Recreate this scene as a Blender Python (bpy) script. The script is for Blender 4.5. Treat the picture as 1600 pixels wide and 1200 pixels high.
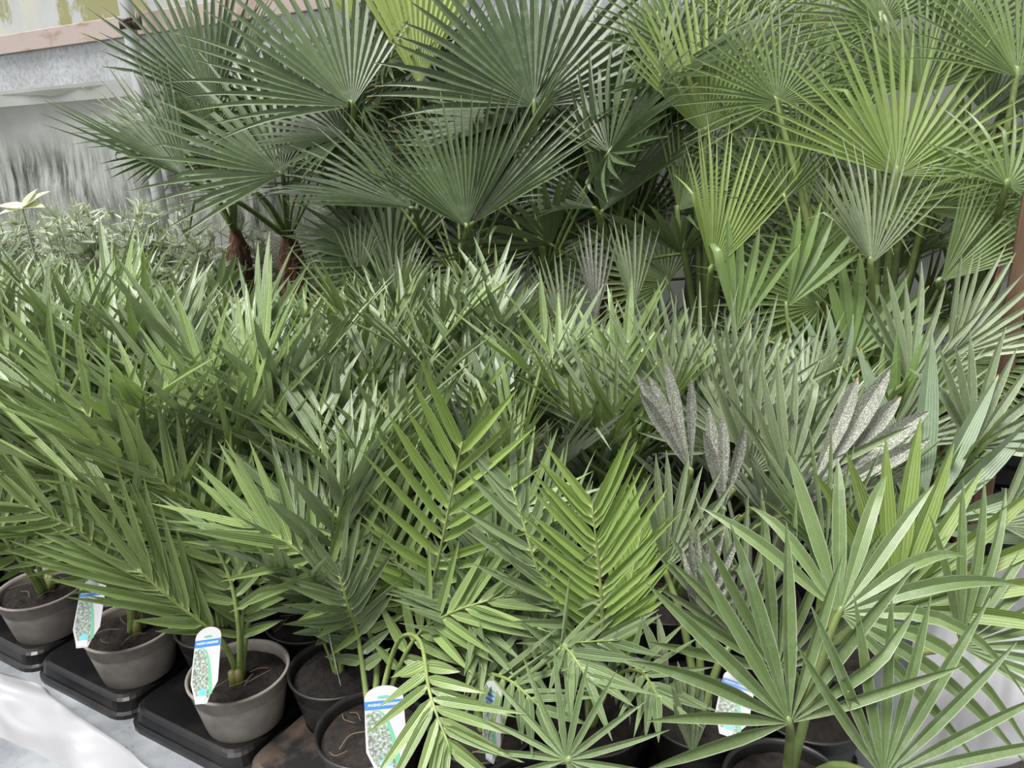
import bpy, bmesh, math, random
from mathutils import Vector, Matrix, noise as mnoise

for o in list(bpy.data.objects): bpy.data.objects.remove(o)
scene = bpy.context.scene
COL = scene.collection
PI = math.pi

# ------------------------------------------------------------------ camera
FPX = 1209.0
CAM = Vector((0, 0, 1.6))
PITCH, ROLL = math.radians(18), math.radians(2.1)
FWD = Vector((0, math.cos(PITCH), -math.sin(PITCH)))
_u0, _r0 = Vector((0, math.sin(PITCH), math.cos(PITCH))), Vector((1, 0, 0))
RIGHT = _r0 * math.cos(ROLL) - _u0 * math.sin(ROLL)
UP = _u0 * math.cos(ROLL) + _r0 * math.sin(ROLL)
cd = bpy.data.cameras.new('camera'); cd.sensor_width = 36; cd.lens = FPX / 1600 * 36
cd.clip_start = .05; cd.clip_end = 60
cam = bpy.data.objects.new('camera', cd); COL.objects.link(cam)
m = Matrix((RIGHT, UP, -FWD)).transposed().to_4x4(); m.translation = CAM
cam.matrix_world = m
scene.camera = cam

# ------------------------------------------------------------------ light: bright hazy day through a diffusing greenhouse
world = bpy.data.worlds.new('world'); scene.world = world; world.use_nodes = True
bg = world.node_tree.nodes['Background']
bg.inputs[0].default_value = (.97, .985, 1.0, 1); bg.inputs[1].default_value = .7
sd = bpy.data.lights.new('sun', 'SUN'); sd.energy = 5.0; sd.angle = math.radians(32); sd.color = (1, .985, .96)
sun = bpy.data.objects.new('sun', sd); COL.objects.link(sun)
sun.rotation_euler = (math.radians(14), math.radians(-16), 0)
vs = scene.view_settings
vs.view_transform = 'Standard'; vs.look = 'None'; vs.gamma = 1; vs.exposure = 0.5; vs.use_curve_mapping = False

# ------------------------------------------------------------------ helpers
def at(x, y, d): return CAM + d * (FWD + RIGHT * ((x - 800) / FPX) + UP * ((600 - y) / FPX))
def onz(x, y, z):
    r = FWD + RIGHT * ((x - 800) / FPX) + UP * ((600 - y) / FPX)
    return CAM + r * ((z - CAM.z) / r.z)
def pix(p):
    d = Vector(p) - CAM; z = d.dot(FWD)
    return 800 + FPX * d.dot(RIGHT) / z, 600 - FPX * d.dot(UP) / z, z
AH, BH = Vector((.866, -.5, 0)), Vector((.5, .866, 0))       # bench front direction and bench depth direction
ORG = Vector((-.554, 1.269, 0))
BROT = math.atan2(AH.y, AH.x)
def W(a, b, z=0.0): return ORG + AH * a + BH * b + Vector((0, 0, z))
def lerp(a, b, t): return a + (b - a) * t

def link(name, data, parent=None, mat=None):
    o = bpy.data.objects.new(name, data); COL.objects.link(o)
    if mat is not None and data is not None and hasattr(data, 'materials') and not data.materials: data.materials.append(mat)
    if parent is not None: o.parent = parent
    return o
def tag(o, label, cat, group=None, kind=None):
    o['label'] = label
    if cat: o['category'] = cat
    if group: o['group'] = group
    if kind: o['kind'] = kind
    return o
class MB:
    """collects vertices, faces, uvs and a per-vertex random value"""
    def __init__(s): s.v = []; s.f = []; s.uv = []; s.r = []
    def add(s, vs, fs, uvs=None, r=0.5):
        n = len(s.v); s.v += [tuple(p) for p in vs]
        s.f += [tuple(i + n for i in f) for f in fs]
        s.uv += uvs if uvs else [(0, 0)] * len(vs); s.r += [r] * len(vs)
    def mesh(s, name, mat, smooth=True):
        me = bpy.data.meshes.new(name); me.from_pydata(s.v, [], s.f)
        ul = me.uv_layers.new(name='UVMap')
        idx = [0] * len(me.loops); me.loops.foreach_get('vertex_index', idx)
        flat = []
        for i in idx: flat += s.uv[i]
        ul.data.foreach_set('uv', flat)
        at_ = me.attributes.new('rnd', 'FLOAT', 'POINT'); at_.data.foreach_set('value', s.r)
        if smooth: me.polygons.foreach_set('use_smooth', [True] * len(me.polygons))
        me.materials.append(mat); me.update()
        return me
    def box(s, c, sx, sy, sz, M=None):
        vs = [Vector((x * sx / 2, y * sy / 2, z * sz / 2)) for x in (-1, 1) for y in (-1, 1) for z in (-1, 1)]
        vs = [(M @ v if M else v) + Vector(c) for v in vs]
        s.add(vs, [(0, 1, 3, 2), (4, 6, 7, 5), (0, 4, 5, 1), (2, 3, 7, 6), (0, 2, 6, 4), (1, 5, 7, 3)])
    def tube(s, pts, radii, n=6, r=.5, flat=1.0, cap=True):
        pts = [Vector(p) for p in pts]; ring = []; vs = []; uvs = []
        ref = None
        for i, p in enumerate(pts):
            t = (pts[min(i + 1, len(pts) - 1)] - pts[max(i - 1, 0)]).normalized()
            if ref is None: ref = t.orthogonal().normalized()
            ref = (ref - t * ref.dot(t)).normalized(); bn = t.cross(ref)
            rad = radii[i] if isinstance(radii, (list, tuple)) else radii
            for k in range(n):
                a = 2 * PI * k / n
                vs.append(p + ref * math.cos(a) * rad + bn * math.sin(a) * rad * flat); uvs.append((k / n, i / (len(pts) - 1)))
        fs = [(i * n + k, i * n + (k + 1) % n, (i + 1) * n + (k + 1) % n, (i + 1) * n + k) for i in range(len(pts) - 1) for k in range(n)]
        if cap: fs += [tuple(range(n))[::-1], tuple(range((len(pts) - 1) * n, len(pts) * n))]
        s.add(vs, fs, uvs, r)
    def lathe(s, prof, n=40, c=(0, 0, 0)):
        vs = [Vector(c) + Vector((r * math.cos(2 * PI * k / n), r * math.sin(2 * PI * k / n), z)) for r, z in prof for k in range(n)]
        fs = [(i * n + k, i * n + (k + 1) % n, (i + 1) * n + (k + 1) % n, (i + 1) * n + k) for i in range(len(prof) - 1) for k in range(n)]
        s.add(vs, fs, [(k / n, i / max(1, len(prof) - 1)) for i in range(len(prof)) for k in range(n)])
def bevel_mod(o, w=.003, seg=2):
    b = o.modifiers.new('bevel', 'BEVEL'); b.width = w; b.segments = seg; b.limit_method = 'ANGLE'

# ------------------------------------------------------------------ materials
class NT:
    def __init__(s, name):
        s.m = bpy.data.materials.new(name); s.m.use_nodes = True; s.t = s.m.node_tree
        s.b = s.t.nodes['Principled BSDF']; s.out = s.t.nodes['Material Output']
    def n(s, typ, **kw):
        nd = s.t.nodes.new(typ)
        for k, v in kw.items(): setattr(nd, k, v)
        return nd
    def l(s, a, b): s.t.links.new(a, b)
    def math(s, op, a, b=None, clamp=False):
        nd = s.n('ShaderNodeMath', operation=op, use_clamp=clamp)
        for i, v in enumerate((a, b)):
            if v is None: continue
            if isinstance(v, (int, float)): nd.inputs[i].default_value = v
            else: s.l(v, nd.inputs[i])
        return nd.outputs[0]
    def mix(s, fac, a, b, typ='MIX'):
        nd = s.n('ShaderNodeMix', data_type='RGBA', blend_type=typ)
        for i, v in ((0, fac), (6, a), (7, b)):
            if isinstance(v, (int, float)): nd.inputs[i].default_value = v
            elif isinstance(v, (tuple, list)): nd.inputs[i].default_value = (*v[:3], 1)
            else: s.l(v, nd.inputs[i])
        return nd.outputs[2]
    def rng(s, v, a, b, c=0., d=1.):
        nd = s.n('ShaderNodeMapRange'); s.l(v, nd.inputs[0])
        for i, x in enumerate((a, b, c, d)): nd.inputs[i + 1].default_value = x
        return nd.outputs[0]
    def noise(s, scale, detail=4, rough=.55, vec=None, stretch=None):
        if vec is None: vec = s.n('ShaderNodeTexCoord').outputs['Object']
        if stretch:
            mp = s.n('ShaderNodeMapping'); mp.inputs['Scale'].default_value = stretch; s.l(vec, mp.inputs[0]); vec = mp.outputs[0]
        nd = s.n('ShaderNodeTexNoise'); nd.inputs['Scale'].default_value = scale
        nd.inputs['Detail'].default_value = detail; nd.inputs['Roughness'].default_value = rough
        s.l(vec, nd.inputs['Vector']); return nd.outputs['Fac']
    def bump(s, h, strength=.3, dist=.01):
        nd = s.n('ShaderNodeBump'); nd.inputs['Strength'].default_value = strength; nd.inputs['Distance'].default_value = dist
        s.l(h, nd.inputs['Height']); s.l(nd.outputs[0], s.b.inputs['Normal'])
    def set(s, col=None, rough=None, spec=None, metal=None):
        if col is not None:
            if isinstance(col, tuple): s.b.inputs['Base Color'].default_value = (*col, 1)
            else: s.l(col, s.b.inputs['Base Color'])
        if rough is not None:
            if isinstance(rough, (int, float)): s.b.inputs['Roughness'].default_value = rough
            else: s.l(rough, s.b.inputs['Roughness'])
        if spec is not None: s.b.inputs['Specular IOR Level'].default_value = spec
        if metal is not None: s.b.inputs['Metallic'].default_value = metal

def leaf_mat(name, c1, c2, back, rough=.42, trans=.22, tcol=None, speck=.0, speck_back=.0, speck_col=(.55, .57, .52),
             base_col=None, tip_col=None, veins=55, vein_amt=.22, rib=.35, rib_col=(.45, .55, .22), margin=None, mottle=.25, dust=.16):
    g = NT(name)
    uv = g.n('ShaderNodeUVMap', uv_map='UVMap'); sp = g.n('ShaderNodeSeparateXYZ'); g.l(uv.outputs[0], sp.inputs[0])
    u, v = sp.outputs[0], sp.outputs[1]
    rn = g.n('ShaderNodeAttribute', attribute_name='rnd').outputs['Fac']
    oi = g.n('ShaderNodeObjectInfo').outputs['Random']
    k = g.math('ADD', g.math('MULTIPLY', rn, .5), g.math('MULTIPLY', oi, .5))
    col = g.mix(k, c1, c2)
    nz = g.noise(14, 3)
    col = g.mix(g.rng(nz, .35, .7, 0, mottle), col, tuple(x * .55 for x in c1))
    st = g.math('MULTIPLY', g.math('ADD', g.math('SINE', g.math('MULTIPLY', u, veins)), 1), .5 * vein_amt)
    col = g.mix(st, col, tuple(min(1, x * 1.9 + .02) for x in c2))
    ribf = g.rng(g.math('ABSOLUTE', g.math('SUBTRACT', u, .5)), .0, .07, rib, 0)
    col = g.mix(ribf, col, rib_col)
    if margin: col = g.mix(g.rng(g.math('ABSOLUTE', g.math('SUBTRACT', u, .5)), .43, .5, 0, .75), col, margin)
    bf = g.n('ShaderNodeNewGeometry').outputs['Backfacing']
    col = g.mix(g.math('MULTIPLY', bf, .8), col, back)
    if base_col: col = g.mix(g.rng(v, .0, .055, 1, 0), col, base_col)
    if tip_col: col = g.mix(g.math('MULTIPLY', g.rng(v, .955, .985, 0, 1), g.rng(rn, .35, .5, 0, 1)), col, tip_col)
    if speck or speck_back:
        n2 = g.noise(420, 2, .7)
        f = g.math('MULTIPLY', g.rng(n2, .5, .58, 0, 1), g.math('ADD', speck, g.math('MULTIPLY', bf, speck_back)), clamp=True)
        col = g.mix(f, col, speck_col)
    n4 = g.noise(26, 5, .75); col = g.mix(g.rng(n4, .5, .75, 0, dust), col, (.5, .53, .45))  # pale residue mottles that also paint a whitish gloss into the leaf colour
    g.set(col, rough, .75)
    g.bump(g.math('SINE', g.math('MULTIPLY', u, veins)), .3, .002)
    tr = g.n('ShaderNodeBsdfTranslucent'); 
    tc = g.mix(.5, col, tcol or (c2[0] * 1.6, c2[1] * 1.6, c2[2] * .9)); g.l(tc, tr.inputs[0])
    mx = g.n('ShaderNodeMixShader'); mx.inputs[0].default_value = trans
    g.l(g.b.outputs[0], mx.inputs[1]); g.l(tr.outputs[0], mx.inputs[2]); g.l(mx.outputs[0], g.out.inputs[0])
    return g.m
def plain(name, col, rough=.6, c2=None, scale=20, bump=0, bd=.003, spec=.5, metal=0, stretch=None, lo=.35, hi=.7):
    g = NT(name)
    if c2:
        nz = g.noise(scale, 5, .6, stretch=stretch); g.set(g.mix(g.rng(nz, lo, hi), col, c2), rough, spec, metal)
        if bump: g.bump(nz, bump, bd)
    else: g.set(col, rough, spec, metal)
    return g.m

MAT = {}
MAT['date'] = leaf_mat('date_leaflet', (.06, .108, .022), (.205, .3, .075), (.16, .23, .08), rough=.33, trans=.16, margin=(.36, .45, .2),  # pale margin paints fold highlights on leaflet edges, as on the date kinds below
                       base_col=(.62, .62, .3), tip_col=(.3, .22, .08), veins=40, rib=.35, rib_col=(.4, .48, .18), speck=.2, speck_col=(.5, .53, .4))  # specks paint a white-grey sheen into the colour besides fine residue
MAT['date_bright'] = leaf_mat('young_date_leaflet', (.1, .175, .025), (.24, .35, .07), (.18, .26, .07), rough=.33, trans=.2, margin=(.4, .5, .2),
                       base_col=(.62, .62, .3), tip_col=(.3, .22, .08), veins=40, rib=.35, rib_col=(.42, .52, .18), speck=.05)
MAT['date_grey'] = leaf_mat('date_leaflet_greyish', (.05, .088, .03), (.16, .225, .085), (.18, .24, .13), rough=.32, trans=.13, margin=(.36, .43, .26),
                       base_col=(.55, .58, .3), tip_col=(.3, .22, .08), veins=40, rib=.35, rib_col=(.34, .42, .2), speck=.15, speck_col=(.48, .52, .42))
MAT['silver'] = leaf_mat('silver_fan', (.05, .085, .03), (.195, .25, .115), (.16, .21, .13), rough=.36, trans=.12, veins=70, speck=.16, speck_back=.62,
                         margin=(.5, .55, .42), rib=.25, rib_col=(.36, .43, .26))
MAT['silver_green'] = leaf_mat('green_fan', (.042, .08, .02), (.135, .2, .06), (.14, .19, .1), rough=.36, trans=.14, veins=70, speck=.05, speck_back=.5,
                         margin=(.46, .52, .36), rib=.2, rib_col=(.3, .38, .2))
MAT['grey'] = leaf_mat('woolly_grey_fan', (.09, .1, .07), (.15, .16, .11), (.12, .13, .11), rough=.7, trans=.04, veins=70, speck=.75, speck_back=.1,
                       speck_col=(.5, .5, .47), rib=.1, tip_col=(.3, .17, .08))
MAT['trachy'] = leaf_mat('windmill_leaf', (.024, .048, .015), (.088, .132, .046), (.1, .14, .065), rough=.33, trans=.12, veins=45, tip_col=(.5, .36, .07),
                         rib=.3, rib_col=(.17, .25, .1))
MAT['lime'] = leaf_mat('young_lime_leaf', (.22, .3, .07), (.33, .41, .11), (.3, .38, .1), rough=.4, trans=.35, tcol=(.5, .62, .15), veins=45, mottle=.1)
MAT['broad'] = leaf_mat('broad_fan', (.065, .125, .024), (.19, .275, .085), (.2, .275, .12), rough=.32, trans=.22, veins=60, tip_col=(.6, .42, .08), rib=.25)
MAT['blue'] = leaf_mat('blue_green_fan', (.12, .18, .095), (.225, .295, .18), (.22, .29, .18), rough=.45, trans=.16, veins=60, tip_col=(.5, .4, .15), rib=.2, speck=.1)
MAT['hardy'] = leaf_mat('tall_fan_green', (.045, .085, .018), (.15, .22, .06), (.14, .2, .075), rough=.34, trans=.18, veins=40, rib=.35, tip_col=(.4, .3, .12))
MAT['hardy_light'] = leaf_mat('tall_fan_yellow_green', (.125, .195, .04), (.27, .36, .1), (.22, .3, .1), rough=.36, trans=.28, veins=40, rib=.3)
MAT['shrub'] = leaf_mat('silvery_shrub_leaf', (.2, .25, .16), (.42, .47, .36), (.45, .5, .4), rough=.5, trans=.18, veins=10, vein_amt=.05)
MAT['pale_leaf'] = leaf_mat('pale_sprout_leaf', (.45, .47, .33), (.55, .56, .42), (.55, .56, .42), rough=.5, trans=.3, veins=10, vein_amt=.05)
MAT['rachis'] = plain('rachis', (.13, .2, .05), .4, (.27, .33, .11), 30)
MAT['petiole'] = plain('petiole', (.12, .17, .05), .4, (.23, .28, .1), 25)
MAT['petiole_d'] = plain('petiole_dark', (.09, .14, .035), .4, (.2, .26, .08), 25)
MAT['petiole_s'] = plain('petiole_silvery', (.17, .23, .1), .6, (.42, .45, .33), 120)
MAT['bud'] = plain('crown_base', (.14, .18, .04), .45, (.2, .14, .06), 30)
MAT['fibre'] = plain('trunk_fibre', (.045, .022, .012), .95, (.16, .075, .045), 60, .8, .01, stretch=(1, 1, .25))
MAT['strand'] = plain('fibre_strand', (.14, .07, .04), .9, (.26, .16, .1), 60)
MAT['soil'] = plain('soil', (.006, .0045, .0035), .95, (.026, .018, .014), 60, 1, .01)
MAT['root'] = plain('dry_root', (.12, .08, .05), .9, (.22, .16, .1), 40)
MAT['pot_dusty'] = plain('dusty_pot', (.11, .095, .085), .75, (.36, .32, .28), 6, .1, .003, lo=.3, hi=.65)
MAT['pot_black'] = plain('black_pot', (.008, .008, .009), .4, (.03, .028, .026), 14)
MAT['tray'] = plain('black_tray', (.005, .005, .006), .28, (.022, .019, .017), 7, .1, .003, lo=.45, hi=.75)
MAT['tray_soil'] = plain('dirty_tray', (.007, .007, .007), .5, (.07, .05, .038), 9, .4, .004, lo=.42, hi=.6)
g = NT('wet_bench'); nz = g.noise(5, 5, .6); n3 = g.noise(90, 3, .7)
c = g.mix(g.rng(nz, .4, .65), (.17, .18, .195), (.3, .315, .335)); c = g.mix(g.rng(n3, .66, .72), c, (.02, .018, .016))
g.set(c, g.rng(nz, .4, .6, .12, .45), .5); g.bump(nz, .15, .01); MAT['bench'] = g.m
MAT['bench_leg'] = plain('galvanised_leg', (.35, .36, .37), .45, (.5, .51, .52), 30, metal=.7)
MAT['ground'] = plain('ground', (.02, .018, .016), .9, (.06, .055, .05), 8, .4, .02)

def film(name, col, c2, rough, trans, build=None):
    g = NT(name); c = build(g) if build else g.mix(g.noise(3, 5), col, c2)
    g.set(c, rough, .5)
    tr = g.n('ShaderNodeBsdfTranslucent'); g.l(c, tr.inputs[0])
    mx = g.n('ShaderNodeMixShader'); mx.inputs[0].default_value = trans
    g.l(g.b.outputs[0], mx.inputs[1]); g.l(tr.outputs[0], mx.inputs[2]); g.l(mx.outputs[0], g.out.inputs[0])
    return g
def _curtain(g):
    tc = g.n('ShaderNodeTexCoord').outputs['Object']; sp = g.n('ShaderNodeSeparateXYZ'); g.l(tc, sp.inputs[0])
    c = g.mix(g.rng(g.noise(1.6, 5), .3, .7), (.36, .375, .34), (.5, .51, .48))
    streak = g.noise(11, 9, .75, stretch=(1, 1, .16))
    patch = g.noise(1.1, 3, .5)
    band = g.math('MULTIPLY', g.rng(sp.outputs[2], 1.08, 1.2), g.rng(sp.outputs[2], 1.5, 1.72, 1, 0))
    f = g.math('MULTIPLY', band, g.math('MULTIPLY', g.rng(streak, .42, .58, .05, 1), g.rng(patch, .3, .52, .25, 1)), clamp=True)
    c = g.mix(f, c, (.04, .05, .03))
    n2 = g.noise(60, 4, .7); return g.mix(g.rng(n2, .58, .72, 0, .35), c, (.2, .21, .17))
MAT['curtain'] = film('dirty_curtain', 0, 0, .45, .35, _curtain).m
def _dirty(g):
    n1 = g.noise(40, 6, .75); n2 = g.noise(3, 4)
    c = g.mix(g.rng(n2, .3, .7), (.5, .52, .53), (.66, .68, .71))
    return g.mix(g.rng(n1, .45, .7, 0, .75), c, (.22, .22, .18))
MAT['dirty_film'] = film('speckled_film', 0, 0, .4, .4, _dirty).m
def _algae(g):
    n1 = g.noise(1.5, 8, .72, stretch=(1, 1, .7)); n2 = g.noise(5, 5, .7, stretch=(1, 1, .35))
    c = g.mix(g.rng(g.noise(2.0, 3), .35, .7), (.58, .6, .62), (.66, .67, .61))
    c = g.mix(g.rng(n2, .5, .62, 0, .5), c, (.74, .73, .52))
    return g.mix(g.rng(n1, .5, .55, 0, .85), c, (.34, .33, .1))
MAT['glazing'] = film('algae_glazing', 0, 0, .35, .55, _algae).m
MAT['rail'] = plain('weathered_rail', (.4, .33, .3), .8, (.24, .13, .09), 3.5, .2, .004, stretch=(1, 1, 3), lo=.52, hi=.72)
MAT['steel'] = plain('galvanised_steel', (.42, .43, .43), .4, (.62, .63, .63), 14, metal=.55, stretch=(1, 1, .2))
MAT['rust'] = plain('rusty_clamp', (.03, .025, .022), .6, (.12, .07, .05), 40, metal=.4)
MAT['wood'] = plain('red_brown_wood', (.1, .055, .03), .7, (.18, .105, .062), 6, .3, .003, stretch=(6, 6, .6))
MAT['wood_d'] = plain('dark_wood', (.09, .045, .028), .75, (.18, .095, .06), 6, .3, .003, stretch=(6, 6, .6))
MAT['dark_crate'] = plain('black_crate', (.006, .006, .009), .45, (.02, .02, .028), 12)
MAT['twine'] = plain('pink_twine', (.42, .14, .12), .8)
g = film('white_plastic', (.33, .33, .35), (.4, .395, .41), .42, .2); MAT['sheet'] = g.m
MAT['tag_white'] = plain('tag_white', (.4, .39, .41), .4)
MAT['tag_blue'] = plain('tag_blue', (.03, .15, .45), .4)
MAT['tag_green'] = plain('tag_green', (.1, .34, .2), .4)
MAT['tag_text'] = plain('tag_lettering', (.62, .63, .65), .4)
MAT['tag_sky'] = plain('tag_light_blue', (.1, .42, .85), .4)
g = NT('tag_picture'); n1 = g.noise(190, 4, .7); n2 = g.noise(70, 3)
c = g.mix(g.rng(n1, .42, .6), (.1, .14, .06), (.36, .4, .42)); c = g.mix(g.rng(n2, .55, .62), c, (.13, .11, .13)); g.set(c, .4); MAT['tag_pic'] = g.m

# ------------------------------------------------------------------ the setting
mb = MB(); mb.box((-2, 4, -.05), 30, 26, .1)
fl = link('floor', mb.mesh('floor', MAT['ground'], False)); fl['kind'] = 'structure'
WB = 2.12                                            # wall distance behind the front pots, along BH
def wall_grid(name, mat, a0, a1, z0, z1, na, nz_, amp, off=0., seed=0, fold=None):
    mb = MB(); vs = []; uvs = []
    for j in range(nz_ + 1):
        for i in range(na + 1):
            a = lerp(a0, a1, i / na); z = lerp(z0, z1, j / nz_)
            d = amp * (mnoise.noise(Vector((a * 1.3, z * 2.2, seed))) + .5 * mnoise.noise(Vector((a * 3.1 + z * 1.5, z * 5, seed + 7))) + .35 * mnoise.noise(Vector((a * 7, z * 1.5, seed + 3))))
            if fold: d += fold(a, z)
            vs.append(W(a, WB + off - d, z)); uvs.append((i / na, j / nz_))
    fs = [(j * (na + 1) + i, j * (na + 1) + i + 1, (j + 1) * (na + 1) + i + 1, (j + 1) * (na + 1) + i) for j in range(nz_) for i in range(na)]
    mb.add(vs, fs, uvs); o = link(name, mb.mesh(name, mat)); o['kind'] = 'structure'; return o
wall_grid('wall_back', MAT['curtain'], -10, 5, 0.0, 1.93, 160, 60, .035, 0, 3, lambda a, z: .05 * max(0, (z - 1.8) / .13) ** 2)
o = wall_grid('trim_1', MAT['curtain'], -10, 5, 1.86, 1.95, 160, 3, .015, -.05, 9)       # turned-over hem of the curtain
o['label'] = 'folded hem along the top of the plastic curtain'
wall_grid('wall_upper', MAT['dirty_film'], -10, 5, 1.9, 2.22, 60, 4, .006, .05, 5)
wall_grid('window_1', MAT['glazing'], -10, 5, 2.2, 4.2, 60, 20, .012, .07, 6)
mb = MB()
Mr = Matrix.Rotation(BROT, 3, 'Z')
mb.box(W(-2.5, WB + .03, 2.215), 15, .035, .105, Mr)
o = link('trim_2', mb.mesh('trim_2', MAT['rail'], False)); o['kind'] = 'structure'; bevel_mod(o, .004)
# steel posts of the greenhouse
def gpost(a, label):
    t = link('steel_post', None); t.location = W(a, WB - .12, 0)
    mb = MB(); mb.tube([(0, 0, 0), (0, 0, 1.4), (0, 0, 2.8), (0, 0, 4.0)], .035, 16)
    link('pole', mb.mesh('pole', MAT['steel']), t)
    mb = MB(); mb.lathe([(.037, 2.17), (.047, 2.17), (.047, 2.215), (.037, 2.215)], 20)
    mb.box(Vector((AH.x * .06, AH.y * .06, 2.19)), .05, .03, .05, Mr)
    c = link('clamp', mb.mesh('clamp', MAT['rust']), t)
    mb = MB(); mb.tube([AH * .085 + Vector((0, 0, 2.16)), AH * .085 + Vector((0, 0, 2.235))], .012, 8)
    mb.tube([AH * .03 - BH * .05 + Vector((0, 0, 2.2)), AH * .11 - BH * .05 + Vector((0, 0, 2.21))], .009, 8)
    link('bolt', mb.mesh('bolt', MAT['rust']), c)
    tag(t, label, 'post', 'greenhouse steel posts'); return t
_p = at(212, 150, 4.3); _a = (_p - ORG).dot(AH)
def a_for_px(px, b, z=1.5):
    lo, hi = -6., 4.
    for _ in range(40):
        md = (lo + hi) / 2
        if pix(W(md, b, z))[0] < px: lo = md
        else: hi = md
    return lo
gpost(a_for_px(218, WB - .12, 1.9), 'galvanised steel post with a dark clamp at the wooden rail, upper left')

# bench
BZ = .47
t = link('bench', None); t.location = W(-1.3, .75, 0); tag(t, 'low grey wet bench top under the black trays', 'bench')
def bb(name, a0, a1, b0, b1, z0, z1, mat, bev=.004):
    mb = MB(); c = W((a0 + a1) / 2, (b0 + b1) / 2, (z0 + z1) / 2) - t.location
    mb.box(c, a1 - a0, b1 - b0, z1 - z0, Mr); o = link(name, mb.mesh(name, mat, False), t); bevel_mod(o, bev); return o
bb('top', -3.9, 1.28, -.34, 1.43, BZ - .03, BZ, MAT['bench'])
for aa in (-3.6, -2.0, -.4, 1.1):
    for b_ in (-.2, 1.3): bb('leg', aa - .03, aa + .03, b_ - .03, b_ + .03, 0, BZ - .03, MAT['bench_leg'])

# ------------------------------------------------------------------ trays
def rrect(hx, hy, r, n=6):
    pts = []
    for q, (sx, sy) in enumerate(((1, 1), (-1, 1), (-1, -1), (1, -1))):
        for k in range(n):
            a = q * PI / 2 + PI / 2 * k / (n - 1)
            pts.append((sx * (hx - r) + r * math.cos(a), sy * (hy - r) + r * math.sin(a)))
    return pts
HOLES = [(0, 0), (0, .2), (0, .4), (-.163, .1), (-.163, .3)]
TCX, TCY, THX, THY = -.0825, .2, .158, .292
def tray_mesh(mat):
    bm = bmesh.new(); loops = []
    for inset, z in ((-.012, .0), (-.012, .010), (-.004, .013), (0, .036), (.004, .041), (.010, .044)):
        loops.append([bm.verts.new((x + TCX, y + TCY, z)) for x, y in rrect(THX - inset, THY - inset, .04 - min(inset, 0))])
    n = len(loops[0])
    for a, b in zip(loops, loops[1:]):
        for k in range(n): bm.faces.new((a[k], a[(k + 1) % n], b[(k + 1) % n], b[k]))
    edges = [bm.edges.get((loops[-1][k], loops[-1][(k + 1) % n])) for k in range(n)]
    for hx, hy in HOLES:
        top = [bm.verts.new((hx + .076 * math.cos(2 * PI * k / 24), hy + .076 * math.sin(2 * PI * k / 24), .044)) for k in range(24)]
        bot = [bm.verts.new((hx + .073 * math.cos(2 * PI * k / 24), hy + .073 * math.sin(2 * PI * k / 24), .004)) for k in range(24)]
        for k in range(24):
            bm.faces.new((bot[k], bot[(k + 1) % 24], top[(k + 1) % 24], top[k]))
            edges.append(bm.edges.new((top[k], top[(k + 1) % 24])) if not bm.edges.get((top[k], top[(k + 1) % 24])) else bm.edges.get((top[k], top[(k + 1) % 24])))
        bm.faces.new(bot)
    bmesh.ops.triangle_fill(bm, edges=edges, use_beauty=True)
    bmesh.ops.recalc_face_normals(bm, faces=bm.faces)
    me = bpy.data.meshes.new('tray'); bm.to_mesh(me); bm.free(); me.materials.append(mat); return me
TRAY = tray_mesh(MAT['tray']); TRAY_D = tray_mesh(MAT['tray_soil'])
tray_lab = {-2: 'black plastic tray under the leftmost pot at the frame edge', -1: 'black plastic tray under the dusty pot beside the grey bench strip, left',
            0: 'black plastic tray under the dusty pot with the bare stems', 1: 'soil-dusted black tray under the pot with the forward-facing tag'}
def in_view(p, mgn=130):
    x, y, d = pix(p); return d > .3 and -mgn < x < 1600 + mgn and -200 < y < 1500
for r_ in range(3):
    for i in range(-8, 4):
        c = W(.33 * i + TCX, .6 * r_ + TCY, BZ)
        if r_ == 2: continue
        if not in_view(c + Vector((0, 0, .3)), 250): continue
        o = link('plant_tray', TRAY_D if (r_ == 0 and i == 1) else TRAY); o.location = W(.33 * i, .6 * r_, BZ); o.rotation_euler.z = BROT
        lab = tray_lab.get(i) if r_ == 0 else None
        tag(o, lab or 'black plastic tray hidden under the crowded palms', 'tray', 'plant trays on the bench')

# ------------------------------------------------------------------ pots and soil
POT_H = .15
def pot_mesh(mat):
    mb = MB()
    mb.lathe([(.0, .0), (.066, .0), (.070, .004), (.0785, .085), (.0805, .086), (.0875, .128), (.0905, .130), (.0935, .158), (.0975, .160), (.0975, .165), (.0925, .165), (.0905, .155), (.088, .12), (.07, .02), (0, .018)], 44)
    mb.v = [(x, y, z * .9) for x, y, z in mb.v]
    return mb.mesh('pot', mat)
POTS = {'dusty': pot_mesh(MAT['pot_dusty']), 'black': pot_mesh(MAT['pot_black'])}
def soil_mesh(seed):
    mb = MB(); vs = [(0, 0, .145)]; rn = random.Random(seed); NR, NA = 9, 36
    for j in range(1, NR + 1):
        for k in range(NA):
            r = .0895 * j / NR; a = 2 * PI * k / NA
            z = .143 + .012 * mnoise.noise(Vector((r * math.cos(a) * 30, r * math.sin(a) * 30, seed))) + .006 * mnoise.noise(Vector((r * math.cos(a) * 90, r * math.sin(a) * 90, seed))) + .004 * rn.random()
            vs.append((r * math.cos(a), r * math.sin(a), z if j < NR else .136))
    fs = [(0, 1 + k, 1 + (k + 1) % NA) for k in range(NA)]
    for j in range(NR - 1):
        for k in range(NA):
            a, b = 1 + j * NA + k, 1 + j * NA + (k + 1) % NA; fs.append((a, a + NA, b + NA, b))
    vs = [(x, y, z - .013) for x, y, z in vs]
    mb.add(vs, fs); return mb.mesh('soil', MAT['soil'])
SOILS = [soil_mesh(s) for s in range(4)]

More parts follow.
